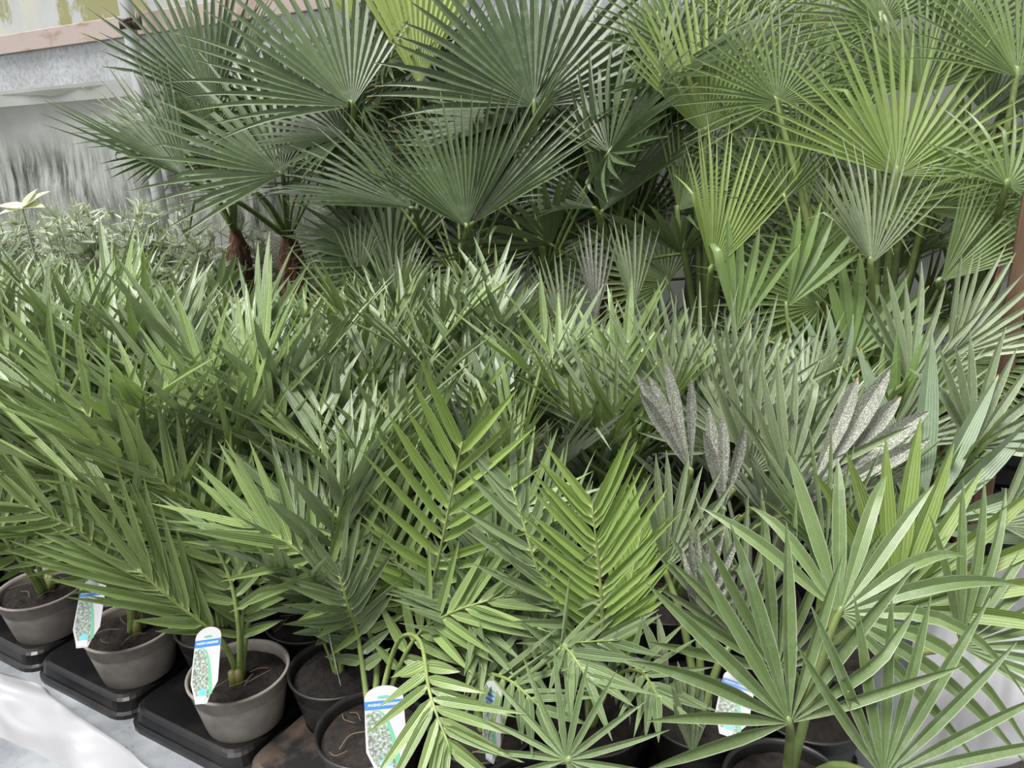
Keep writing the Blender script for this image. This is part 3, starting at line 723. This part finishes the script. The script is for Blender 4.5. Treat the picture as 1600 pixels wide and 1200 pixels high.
# broad and narrow blades picked out in the middle of the bench
def NF(x, y, ang, R, style, kind, seed, d=None, **kw):
    k = near(x, y); d = d or pix(PL[k].location + Vector((0, 0, .45)))[2]
    return FL(k, x, y, d, ang, R, style, kind, seed, **kw)
NF(222, 480, 97, .27, 'broad', 'broad', 201, n=4, A=.45)
NF(340, 480, 85, .25, 'broad', 'broad', 202, n=5, A=.7)
NF(455, 530, 92, .24, 'broad', 'broad', 203, n=5, A=.75)
NF(480, 530, 62, .14, 'broad', 'broad', 204, n=7, A=.6, fuse=.8)
NF(780, 650, 98, .22, 'broad', 'blue', 205, n=4, A=.4)
NF(900, 600, 20, .2, 'broad', 'blue', 206, n=4, A=.4, droop=.4)
NF(1150, 520, 82, .33, 'broad', 'broad', 207, n=6, A=.5)
NF(1230, 480, 62, .3, 'broad', 'broad', 208, n=5, A=.5)
NF(1140, 610, 52, .2, 'broad', 'broad', 209, n=3, A=.25)
NF(1330, 560, 70, .3, 'broad', 'broad', 210, n=7, A=.8)
NF(1300, 640, 110, .3, 'broad', 'blue', 211, n=6, A=.6)
NF(1420, 600, 80, .3, 'silver', 'silver', 212, n=11, A=1.0)
NF(1380, 700, 35, .34, 'silver', 'silver', 213, n=12, A=.6)
NF(1480, 560, 45, .32, 'silver', 'silver', 214, n=12, A=.8)
NF(620, 470, 80, .26, 'silver', 'silver', 215, n=10, A=.6)
NF(560, 440, 85, .24, 'silver', 'silver', 216, n=10, A=.5)
NF(930, 500, 92, .3, 'silver', 'grey', 217, n=8, A=.3, fuse=.4)
NF(880, 520, 100, .26, 'silver', 'silver', 218, n=10, A=.5)
NF(990, 480, 95, .27, 'silver', 'silver', 219, n=9, A=.4)
NF(420, 600, 95, .22, 'silver', 'silver', 220, n=9, A=.5)
NF(150, 520, 85, .25, 'silver', 'silver', 221, n=9, A=.5)
NF(280, 560, 95, .25, 'silver', 'silver', 222, n=9, A=.5)
# ------------------------------------------------------------------ tall palms behind the bench
def big_pot(t, r=.14, h=.3):
    mb = MB(); mb.lathe([(0, 0), (r * .75, 0), (r * .78, .01), (r, h - .03), (r * 1.06, h - .03), (r * 1.06, h), (r * .98, h), (r * .95, h - .04), (0, h - .04)], 32)
    link('pot', mb.mesh('pot', MAT['pot_black']), t)
TP = {}
def tall(key, px, b, ztop, label, kind='windmill', tr=.075):
    a = a_for_px(px, b, 1.1); t = link('windmill_palm' if kind == 'windmill' else 'tall_fan_palm', None); t.location = W(a, b, 0)
    t.matrix_basis = Matrix.Translation(t.location)
    tag(t, label, 'palm', 'tall palms behind the bench'); big_pot(t)
    rn_ = random.Random(px); mb = MB(); n, ns = 22, 36; vs = []; fs = []
    for j in range(ns + 1):
        z = lerp(.27, ztop, j / ns); q = j / ns
        for k in range(n):
            an = 2 * PI * k / n
            r = tr * (1 - .25 * q) * (1 + .28 * mnoise.noise(Vector((math.cos(an) * 2.5, math.sin(an) * 2.5, z * 9 + px))) + .15 * ((z * 14 + k * .18) % 1 - .5))
            if q > .82: r *= 1 - .6 * ((q - .82) / .18) ** 2
            vs.append((r * math.cos(an), r * math.sin(an), z))
    fs = [(j * n + k, j * n + (k + 1) % n, (j + 1) * n + (k + 1) % n, (j + 1) * n + k) for j in range(ns) for k in range(n)]
    fs.append(tuple(range(ns * n, ns * n + n)))
    mb.add(vs, fs); tk = link('trunk', mb.mesh('trunk', MAT['fibre'], False), t)
    mb = MB()
    for _ in range(130):
        an = rn_.uniform(0, 2 * PI); z = rn_.uniform(.5, ztop); d = Vector((math.cos(an), math.sin(an), 0)); tt = Vector((-d.y, d.x, 0))
        p = d * tr * .85 + Vector((0, 0, z)); s = rn_.uniform(-1, 1)
        mb.tube([p, p + d * .02 + tt * .025 * s + Vector((0, 0, .02)), p + d * .03 + tt * .06 * s + Vector((0, 0, rn_.uniform(-.03, .05)))], [.0016, .001, .0006], 3, cap=False)
    o = link('trunk_fibres', mb.mesh('trunk_fibres', MAT['strand']), tk); o['kind'] = 'stuff'
    TP[key] = (t, t.location + Vector((0, 0, ztop - .02)), rn_); return t
tall('a', 372, 1.80, 1.2, 'windmill palm with a shaggy brown trunk, leftmost of the tall palms')
tall('b', 455, 1.74, 1.2, 'windmill palm whose blades fan left across the wall, second tall trunk from the left')
tall('c', 548, 1.82, 1.22, 'windmill palm with the large leaf spreading to the upper left')
tall('d', 668, 1.78, 1.12, 'windmill palm with a pale lime young leaf, fourth tall trunk from the left', tr=.05)
tall('e', 720, 1.60, 1.08, 'windmill palm with the low dark fan in front of the trunks, centre', tr=.045)
tall('f', 852, 1.62, 1.12, 'windmill palm with the big round fan facing the viewer at top centre', tr=.045)
tall('g', 958, 1.72, 1.10, 'windmill palm with the deep shaded dark fan, right of the top centre', tr=.06)
tall('h', 1110, 1.66, .72, 'tall fan palm with upright pale pleated leaves, left of the right-hand group', 'hardy', .05)
tall('i', 1310, 1.62, .95, 'tall fan palm with round many-fingered leaves on long bent stalks, right-hand group', 'hardy', .05)
tall('j', 1385, 1.61, .75, 'tall fan palm with the yellow-green fan, right-hand group', 'hardy', .05)
tall('k', 1520, 1.80, .95, 'tall fan palm leaning over the wooden rack, farthest right', 'hardy', .05)
def TL(key, x, y, d, ang, R, style='trachy', kind='trachy', seed=1, tilt=0., lr=0., ud=.2, pet=None, pr=.008, sag=.03, **kw):
    t, b, _ = TP[key]
    return fan_leaf(t, at(x, y, d), img_axis(ang, tilt), facing(lr, ud), R, style, kind, seed, base=b, pet=pet or ('petiole_d' if style == 'trachy' else 'petiole'), pr=pr, sag=sag, **kw)
# windmill palms
TL('f', 835, 166, 2.55, 93, .58, seed=101, n=30, A=1.62, fuse=.5, cup=.15, droop=.04, lobe=.1, bent=.03)
TL('c', 550, 166, 2.75, 128, .68, seed=102, n=24, A=1.25, fuse=.4, cup=.15, droop=.04, lobe=.25, ud=.4, bent=0)
TL('b', 292, 278, 2.95, 136, .56, seed=103, n=18, A=.62, fuse=.35, cup=.3, lr=.5, droop=.03, bent=0, lobe=.1)
TL('b', 440, 272, 2.85, 142, .6, seed=104, n=22, A=1.5, fuse=.35, cup=.2, ud=.5, droop=.1, bent=.18)
TL('d', 645, 325, 2.7, 160, .48, seed=105, n=22, A=.75, fuse=.45, cup=.5, ud=.5, droop=.03, bent=0)
TL('e', 729, 355, 2.4, 112, .42, seed=106, n=22, A=.85, fuse=.45, cup=.45, droop=.03, bent=.04, lobe=.1)
TL('e', 735, 352, 2.42, 50, .5, seed=107, n=16, A=.5, fuse=.5, cup=.5, droop=.02, bent=0, lobe=.1)
TL('g', 940, 332, 2.55, 60, .56, seed=108, n=20, A=.75, fuse=.5, cup=.6, droop=.03, bent=.05, lr=-.5, ud=-.2)
TL('g', 930, 325, 2.5, 165, .3, seed=109, n=12, A=.7, fuse=.35, droop=.25, bent=.3, ud=.6)
TL('d', 655, 135, 2.8, 92, .5, kind='lime', seed=110, n=16, A=.55, fuse=.7, cup=.1, droop=.0, bent=0, lobe=.05, lr=.1)
TL('c', 560, 40, 3.1, 118, .5, kind='lime', seed=111, n=12, A=.5, fuse=.4, droop=.0, bent=0)
TL('a', 335, 165, 3.1, 112, .62, seed=112, n=22, A=.9, fuse=.45, cup=.3, droop=.06)
TL('a', 300, 245, 3.2, 150, .5, seed=113, n=18, A=.7, fuse=.45, ud=.6)
TL('b', 400, 300, 3.0, 190, .5, seed=114, n=14, A=.35, fuse=.4, ud=1.2, droop=.1)
TL('c', 560, 305, 2.9, 175, .48, seed=115, n=14, A=.4, fuse=.4, ud=1.0)
TL('c', 480, 230, 3.0, 70, .5, seed=117, n=20, A=.8, fuse=.45)
TL('g', 985, 200, 2.8, 75, .55, seed=119, n=22, A=.9, fuse=.45)
TL('g', 900, 120, 3.0, 60, .5, seed=121, n=20, A=.9, fuse=.45)
# right-hand group
TL('i', 1215, 160, 2.2, 105, .36, 'hardy', 'hardy', seed=131, n=30, A=1.95, fuse=.3, lobe=.05, ud=.5, wmul=.9)
TL('i', 1245, 244, 2.3, 120, .28, 'hardy', 'hardy', seed=132, n=24, A=1.9, fuse=.28, lobe=.05, ud=.3)
TL('j', 1402, 274, 2.05, 78, .46, 'hardy', 'hardy_light', seed=133, n=30, A=1.55, fuse=.36, lobe=.02, cup=.15, droop=.04)
TL('j', 1440, 146, 2.1, 95, .4, 'hardy', 'hardy', seed=134, n=28, A=1.45, fuse=.3, lobe=.1, cup=.2)
TL('j', 1378, 38, 2.15, 110, .36, 'hardy', 'hardy', seed=135, n=26, A=1.7, fuse=.3, lobe=.1)
TL('h', 1103, 214, 2.35, 92, .5, 'hardy', 'hardy_light', seed=136, n=24, A=.95, fuse=.42, cup=.4, droop=.06)
TL('h', 1112, 425, 2.1, 78, .42, 'hardy', 'hardy_light', seed=137, n=18, A=.6, fuse=.4, cup=.5)
TL('h', 1075, 100, 2.5, 100, .45, 'hardy', 'hardy', seed=138, n=24, A=1.2, fuse=.35)
TL('h', 1160, 60, 2.5, 80, .45, 'hardy', 'hardy_light', seed=139, n=24, A=1.2, fuse=.35, droop=.2)
TL('j', 1362, 412, 2.0, 95, .34, 'hardy', 'silver', seed=140, n=20, A=.85, fuse=.35, cup=.5)
TL('k', 1575, 290, 1.95, 60, .3, 'hardy', 'hardy', seed=141, n=16, A=1.9, fuse=.2, droop=.5)
TL('k', 1470, 440, 2.0, 48, .4, 'hardy', 'hardy', seed=142, n=18, A=.6, fuse=.35)
TL('k', 1540, 180, 2.15, 70, .5, 'hardy', 'trachy', seed=143, n=24, A=1.2)
TL('k', 1590, 120, 2.05, 100, .45, 'hardy', 'hardy', seed=144, n=24, A=1.3)
TL('k', 1500, 60, 2.2, 80, .5, 'hardy', 'hardy', seed=145, n=24, A=1.3)
TL('i', 1290, 90, 2.5, 85, .45, 'hardy', 'hardy', seed=146, n=24, A=1.2)
TL('i', 1330, 190, 2.5, 120, .4, 'hardy', 'hardy', seed=147, n=24, A=1.5)
TL('h', 1060, 330, 2.4, 60, .4, 'hardy', 'hardy', seed=148, n=20, A=.8)
TL('j', 1450, 330, 2.1, 30, .4, 'hardy', 'hardy', seed=149, n=20, A=1.0)
TL('i', 1300, 360, 2.4, 150, .35, 'hardy', 'hardy', seed=150, n=20, A=1.0)
# loose filler leaves in the depth of the crowns, and low old leaves around the trunks
for key in TP:
    t, b, rn_ = TP[key]; tr_ = key in 'abcdefg'
    for k in range(9 if key in 'ab' else 6 if key == 'k' else 11 if key in 'cdf' else 15):
        low = k >= 9
        a = 2 * PI * (k + rn_.uniform(-.3, .3)) / (6 if low else 9); dv = Vector((math.cos(a), math.sin(a), 0))
        el0 = rn_.uniform(.0, .55) if low else rn_.uniform(.75, 1.35); ln = rn_.uniform(.3, .5) if low else rn_.uniform(.35, .8)
        c = b + (dv * math.cos(el0) * .8 + Vector((0, 0, math.sin(el0)))) * ln
        R_ = rn_.uniform(.35, .48) if tr_ else rn_.uniform(.28, .4)
        el = rn_.uniform(-.2, .8) if low else rn_.uniform(.3, 1.2); ax = dv * math.cos(el) + Vector((0, 0, math.sin(el)))
        lim = WB - .22
        if (c - ORG).dot(BH) > lim: c -= BH * ((c - ORG).dot(BH) - lim)
        room = (lim - (c - ORG).dot(BH)) / R_
        if ax.dot(BH) > room: ax -= BH * (ax.dot(BH) - room); ax.normalize()
        if dv.dot(BH) < -.4 and (c.z > 1.35 or not low): continue
        if low and (c - ORG).dot(BH) < 1.5: continue
        fc = -dv * math.sin(el) + Vector((0, 0, math.cos(el))) + Vector((rn_.gauss(0, .2), rn_.gauss(0, .2), 0))
        if ax.dot(BH) > -.3: fc = fc.lerp(-BH, .5)
        filler_fan(t, 'trachy' if tr_ else 'hardy', 'trachy' if tr_ else 'hardy', rn_, c, ax, fc, R_, b, 'petiole_d' if tr_ else 'petiole', 1.3)
# ------------------------------------------------------------------ silvery shrubs at the far left
def shrub(px, b, h, label, seed):
    a = a_for_px(px, b, 1.1); t = link('silvery_shrub', None); t.location = W(a, b, 0); tag(t, label, 'shrub', 'silvery shrubs by the far wall'); big_pot(t, .13, .26)
    rn_ = random.Random(seed); st = MB(); lf = MB()
    for s in range(44):
        an = rn_.uniform(0, 2 * PI); r = .32 * math.sqrt(rn_.random()); d = Vector((math.cos(an), math.sin(an), 0))
        top = d * r + Vector((0, 0, h * rn_.uniform(.82, 1.08))); p0 = d * .05 + Vector((0, 0, .22)); pm = d * r * .7 + Vector((0, 0, h * .55))
        cv = catmull([p0, pm, top], 16); st.tube(cv, [lerp(.005, .0015, i / 16) for i in range(17)], 4)
        for k in range(40):
            q = rn_.uniform(.35, 1); p = cv[min(int(q * 16), 16)]
            da = rn_.uniform(0, 2 * PI); el = rn_.uniform(.1, 1.1); ax = Vector((math.cos(da) * math.cos(el), math.sin(da) * math.cos(el), math.sin(el)))
            Mx = basis(ax, Vector((0, 0, 1)) + Vector((rn_.gauss(0, .4), rn_.gauss(0, .4), 0))); Mx.translation = p
            leaflet_into(lf, Mx, rn_.uniform(.055, .1), rn_.uniform(.009, .013), .15, 0, .3, rn_.random(), True)
    link('stems', st.mesh('stems', MAT['petiole_s']), t)
    o = link('foliage', lf.mesh('foliage', MAT['shrub']), t); o['kind'] = 'stuff'
for k, (px, b, h, lb) in enumerate([(-40, 1.62, 1.27, 'silvery small-leaved shrub cut by the left frame edge'), (60, 1.72, 1.27, 'silvery small-leaved shrub below the dark stain on the plastic curtain'),
        (150, 1.62, 1.28, 'silvery small-leaved shrub between the pale sprout and the steel post'), (225, 1.76, 1.27, 'silvery small-leaved shrub at the foot of the steel post'),
        (290, 1.66, 1.2, 'silvery small-leaved shrub left of the shaggy brown trunk'), (410, 1.92, 1.15, 'shaded silvery shrub between the two leftmost palm trunks')]):
    shrub(px, b, h, lb, 70 + k)
p = at(40, 345, 3.35); t = link('pale_sprout', None); t.location = (p.x, p.y, 0); tag(t, 'pale cream-green broad leaved sprout rising above the silvery shrubs, far left', 'plant'); big_pot(t, .1, .2)
mb = MB(); mb.tube(catmull([(0, 0, .15), (.01, 0, .8), (0, 0, p.z - .02), at(35, 322, 3.35) - t.location], 14), [lerp(.008, .003, i / 14) for i in range(15)], 6); link('stem', mb.mesh('stem', MAT['petiole_s']), t)
for k, (ang, L, w, ti) in enumerate([(170, .09, .03, .2), (35, .12, .035, .3), (5, .11, .035, .5), (60, .08, .025, .1), (200, .08, .025, .6)]):
    mb = MB(); Mx = basis(img_axis(ang, ti), facing(0, 1.2)); Mx.translation = at(35, 322, 3.35) - t.location; leaflet_into(mb, Mx, L * 1.2, w * 1.0, .25, 0, .3, .5); link('leaf', mb.mesh('leaf', MAT['pale_leaf']), t)

# ------------------------------------------------------------------ plant tags
def tag_outline(w, h):
    pts = []
    for k in range(13):
        a = PI * k / 12; pts.append((w / 2 * math.cos(a), h * .86 + h * .14 * math.sin(a)))
    return pts + [(-w / 2 * 1.0, h * .5), (-w / 2 * .98, h * .27), (-w / 2 * .62, h * .1), (-w * .22, 0), (w * .22, 0), (w / 2 * .62, h * .1), (w / 2 * 1.1, h * .27), (w / 2 * 1.06, h * .5)]
TXT = None
def plant_tag(x, y, d, face, up, label, w=.048, h=.105, back=False):
    """x, y, d: pixel and depth of the tag's foot; a printed plastic tag stuck into the soil"""
    t = link('plant_tag', None); N = face.normalized(); U = (up - N * up.dot(N)).normalized(); R_ = U.cross(N)
    Mw = Matrix((R_, U, N)).transposed().to_4x4(); Mw.translation = at(x, y, d); t.matrix_basis = Mw
    tag(t, label, 'tag', 'printed plant tags')
    def flat(name, pts, z, th, mat, par):
        mb = MB(); n = len(pts); mb.add([(a, b, z) for a, b in pts] + [(a, b, z - th) for a, b in pts], [tuple(range(n)), tuple(range(2 * n - 1, n - 1, -1))] + [(k, k + n, (k + 1) % n + n, (k + 1) % n) for k in range(n)])
        return link(name, mb.mesh(name, mat, False), par)
    card = flat('card', tag_outline(w, h), 0, .0006, MAT['tag_white'], t)
    if back: return t
    hw = w / 2
    arcp = []; 
    for k in range(15):
        q = k / 14; arcp.append((lerp(-hw * .55, hw * .78, q ** .6), lerp(h * .73, h * .02 if 0 else h * .12, q ** 1.7)))
    ph = [(-hw * .95, h * .70)] + [(a - w * .06, b - .002) for a, b in arcp] + [(hw * .3, h * .04), (-hw * .3, h * .04), (-hw * .85, h * .27)]
    flat('picture', ph, .0002, .0002, MAT['tag_pic'], card)
    flat('arc', arcp + [(a - w * (.04 + .09 * k / 14), b - .001) for k, (a, b) in reversed(list(enumerate(arcp)))], .0004, .0002, MAT['tag_green'], card)
    flat('band', [(-hw * .99, h * .735), (hw * 1.0, h * .735), (hw * .99, h * .83), (-hw * .99, h * .83)], .0005, .0003, MAT['tag_blue'], card)
    flat('leaf_mark', [(w * .28 * math.cos(2 * PI * k / 12) * .6, h * .87 + h * .018 * math.sin(2 * PI * k / 12)) for k in range(12)], .0004, .0002, MAT['tag_green'], card)
    flat('price_field', [(-w * .12, h * .1), (w * .12, h * .1), (w * .12, h * .17), (0, h * .2), (-w * .12, h * .17)], .0005, .0002, MAT['tag_sky'], card)
    flat('white_field', [(-w * .2, h * .03), (w * .16, h * .03), (w * .16, h * .1), (-w * .2, h * .1)], .0005, .0002, MAT['tag_text'], card)
    global TXT
    if TXT is None:
        cu = bpy.data.curves.new('lettering', 'FONT'); cu.body = 'PHOENIX CANARIENSIS'; cu.size = 1; cu.align_x = 'CENTER'; cu.align_y = 'CENTER'; cu.shear = .25; cu.offset = .012; cu.extrude = .002
        tmp = bpy.data.objects.new('lettering', cu); COL.objects.link(tmp); dg = bpy.context.evaluated_depsgraph_get()
        TXT = bpy.data.meshes.new_from_object(tmp.evaluated_get(dg)); bpy.data.objects.remove(tmp); TXT.materials.clear(); TXT.materials.append(MAT['tag_text'])
    bw = max(v.co.x for v in TXT.vertices) - min(v.co.x for v in TXT.vertices)
    o = link('lettering', TXT, card); s = w * .84 / bw; o.scale = (s, s * 1.15, .1); o.location = (0, h * .783, .0008)
    return t
plant_tag(128, 1012, 1.5, facing(-.3, .5), img_axis(100), 'printed plant tag leaning in the second dusty pot from the left', h=.135, w=.06)
plant_tag(150, 948, 1.64, facing(1.4, .3), img_axis(105), 'dark plant tag seen nearly edge-on behind the leaning tag at the left', h=.1)
plant_tag(314, 1100, 1.35, facing(-.5, .45), img_axis(104), 'printed plant tag leaning at the rim of the fully visible dusty pot', h=.13, w=.06)
plant_tag(604, 1212, 1.19, facing(-.05, .35), img_axis(96), 'printed plant tag facing forward, its blue band readable, bottom centre', h=.13, w=.062)
plant_tag(765, 1190, 1.2, facing(-1.7, .2), img_axis(98), 'printed plant tag seen edge-on, right of the forward-facing tag', h=.12, w=.055)
plant_tag(532, 1070, 1.35, facing(-3.5, -.8), img_axis(130), 'plant tag turned away and leaning over the black pot of small weeds', h=.12)
plant_tag(805, 1000, 1.38, facing(-.2, .5), img_axis(95), 'blank white back of a plant tag among the dark stems, centre', h=.11, w=.06, back=True)
plant_tag(1135, 1150, 1.2, facing(-.4, .6), img_axis(80), 'blue-banded plant tag half hidden beside the red stem base, lower right', h=.1, w=.05)

# dry roots on the soil and dead leaf stubs on the two dusty pots
def roots(k, n, seed):
    rn_ = random.Random(seed); t = PL[k]
    for _ in range(n):
        a = rn_.uniform(0, 2 * PI); r = rn_.uniform(.03, .075); p = Vector((r * math.cos(a), r * math.sin(a), SOILZ + .012)); d = Vector((rn_.uniform(-1, 1), rn_.uniform(-1, 1), 0)).normalized() * rn_.uniform(.015, .03)
        e = Vector((-d.y, d.x, 0)) * rn_.uniform(-.5, .5)
        pts = [p - d, p + e + Vector((0, 0, .003)), p + d]
        pts = [Vector((q.x, q.y, q.z)) * 1 if q.xy.length < .08 else Vector((q.x * .08 / q.xy.length, q.y * .08 / q.xy.length, q.z)) for q in pts]
        mb = MB(); mb.tube(catmull(pts, 8), .0009, 4); link('dry_root', mb.mesh('dry_root', MAT['root']), t)
    for _ in range(2):
        a = rn_.uniform(0, 2 * PI); p = Vector((.022 * math.cos(a), .022 * math.sin(a), SOILZ - .01))
        mb = MB(); mb.tube([p, p + Vector((0, 0, .03)), p + Vector((.004 * math.cos(a), .004 * math.sin(a), .045))], [.011, .009, .006], 8); link('leaf_stub', mb.mesh('leaf_stub', MAT['bud']), t)
for q, k in enumerate([(0, -2, 0), (0, -1, 0), (0, 0, 0), (0, 0, 1), (0, 1, 0), (0, 1, 1), (0, 2, 3)]): roots(k, 5, 40 + q)

# ------------------------------------------------------------------ white plastic sheets
def sheet(name, quad, nx, ny, amp, seed, label):
    mb = MB(); vs = []; uvs = []
    a, b, c, d = [Vector(q) for q in quad]
    nrm = (b - a).cross(d - a).normalized(); 
    if nrm.z < 0: nrm = -nrm
    for j in range(ny + 1):
        for i in range(nx + 1):
            u, v = i / nx, j / ny; p = a.lerp(b, u).lerp(d.lerp(c, u), v)
            ridge = abs(mnoise.noise(Vector((u * 2.2 + v * 1.6, v * 1.2 - u * 1.5, seed)))) 
            fine = mnoise.noise(Vector((u * 9 + v * 5, v * 6 - u * 5, seed + 5)))
            vs.append(p + nrm * (amp * (.9 * (1 - ridge * 2.2) + .22 * fine))); uvs.append((u, v))
    mb.add(vs, [(j * (nx + 1) + i, j * (nx + 1) + i + 1, (j + 1) * (nx + 1) + i + 1, (j + 1) * (nx + 1) + i) for j in range(ny) for i in range(nx)], uvs)
    o = link(name, mb.mesh(name, MAT['sheet'])); tag(o, label, 'plastic sheet'); 
    s_ = o.modifiers.new('thick', 'SOLIDIFY'); s_.thickness = .0012
    return o
sheet('plastic_sheet', [onz(-260, 985, .515), onz(60, 1068, .515), onz(265, 1215, .50), W(-.2, -.62, .1)], 50, 40, .035, 2, 'crumpled white plastic sheet over the bench front, bottom left corner')
sheet('plastic_sheet', [at(1440, 885, 1.78), at(1600, 880, 1.78), at(1640, 1190, 1.4), at(1400, 1230, 1.36)], 36, 40, .03, 8, 'white plastic sheet draped over the bench end behind the silvery fans, lower right')

# ------------------------------------------------------------------ wooden rack with dark crates at the right edge
t = link('wooden_rack', None); base = onz(1590, 700, .0); base = at(1575, 560, 2.15); base.z = 0; t.location = base; tag(t, 'reddish brown wooden rack posts standing beyond the bench at the right edge', 'rack')
def rpart(name, p0, p1, sx, sy, mat):
    p0, p1 = Vector(p0), Vector(p1); d = p1 - p0; mb = MB(); M3 = basis(d, BH).to_3x3(); mb.box((p0 + p1) / 2 - t.location, d.length, sx, sy, M3)
    o = link(name, mb.mesh(name, mat, False), t); bevel_mod(o, .003)
pA = at(1578, 520, 2.02); pB = at(1540, 400, 2.35); pC = pA + AH * .62; pD = pB + AH * .62
for q_, mt in ((pA, 'wood'), (pB, 'wood_d'), (pC, 'wood'), (pD, 'wood_d')): rpart('post', (q_.x, q_.y, 0), (q_.x, q_.y, 1.42 if mt == 'wood' else 1.62), .045, .04, MAT[mt])
for z in (.35, .8, 1.25):
    rpart('rail', (pA.x, pA.y, z), (pC.x, pC.y, z), .04, .03, MAT['wood_d']); rpart('rail', (pB.x, pB.y, z), (pD.x, pD.y, z), .04, .03, MAT['wood_d'])
    rpart('side_rail', (pA.x, pA.y, z), (pB.x, pB.y, z), .03, .03, MAT['wood_d'])
mid = (pA + pB + pC + pD) / 4
kk = 0
for z, nm in ((.37, 'lowest'), (.60, 'second'), (.83, 'third'), (1.06, 'topmost')):
    o = link('plant_crate', None); o.location = Vector((mid.x, mid.y, z)); o.rotation_euler.z = BROT; tag(o, 'black plastic crate stacked in the wooden rack, %s of the stack' % nm, 'crate', 'crates in the rack')
    for s_ in (-1, 1):
        for hz in range(4):
            mb = MB(); mb.box((0, s_ * .13, .03 + hz * .05), .5, .012, .034); link('slat', mb.mesh('slat', MAT['dark_crate'], False), o)
            mb = MB(); mb.box((s_ * .25, 0, .03 + hz * .05), .012, .26, .034); link('slat', mb.mesh('slat', MAT['dark_crate'], False), o)
    mb = MB(); mb.box((0, 0, .008), .5, .26, .014); link('base', mb.mesh('base', MAT['dark_crate'], False), o)
    for sx in (-1, 1):
        for sy in (-1, 1): mb = MB(); mb.box((sx * .24, sy * .12, .105), .025, .025, .21); link('corner_post', mb.mesh('corner_post', MAT['dark_crate'], False), o)
mb = MB(); rn_ = random.Random(3); pts = [at(1560 + rn_.uniform(-6, 6), y_, 2.1) for y_ in range(330, 520, 22)]
mb.tube(catmull(pts, 40), .004, 5); o = link('twine', mb.mesh('twine', MAT['twine'])); tag(o, 'pinkish red twine hanging beside the wooden post', 'twine')
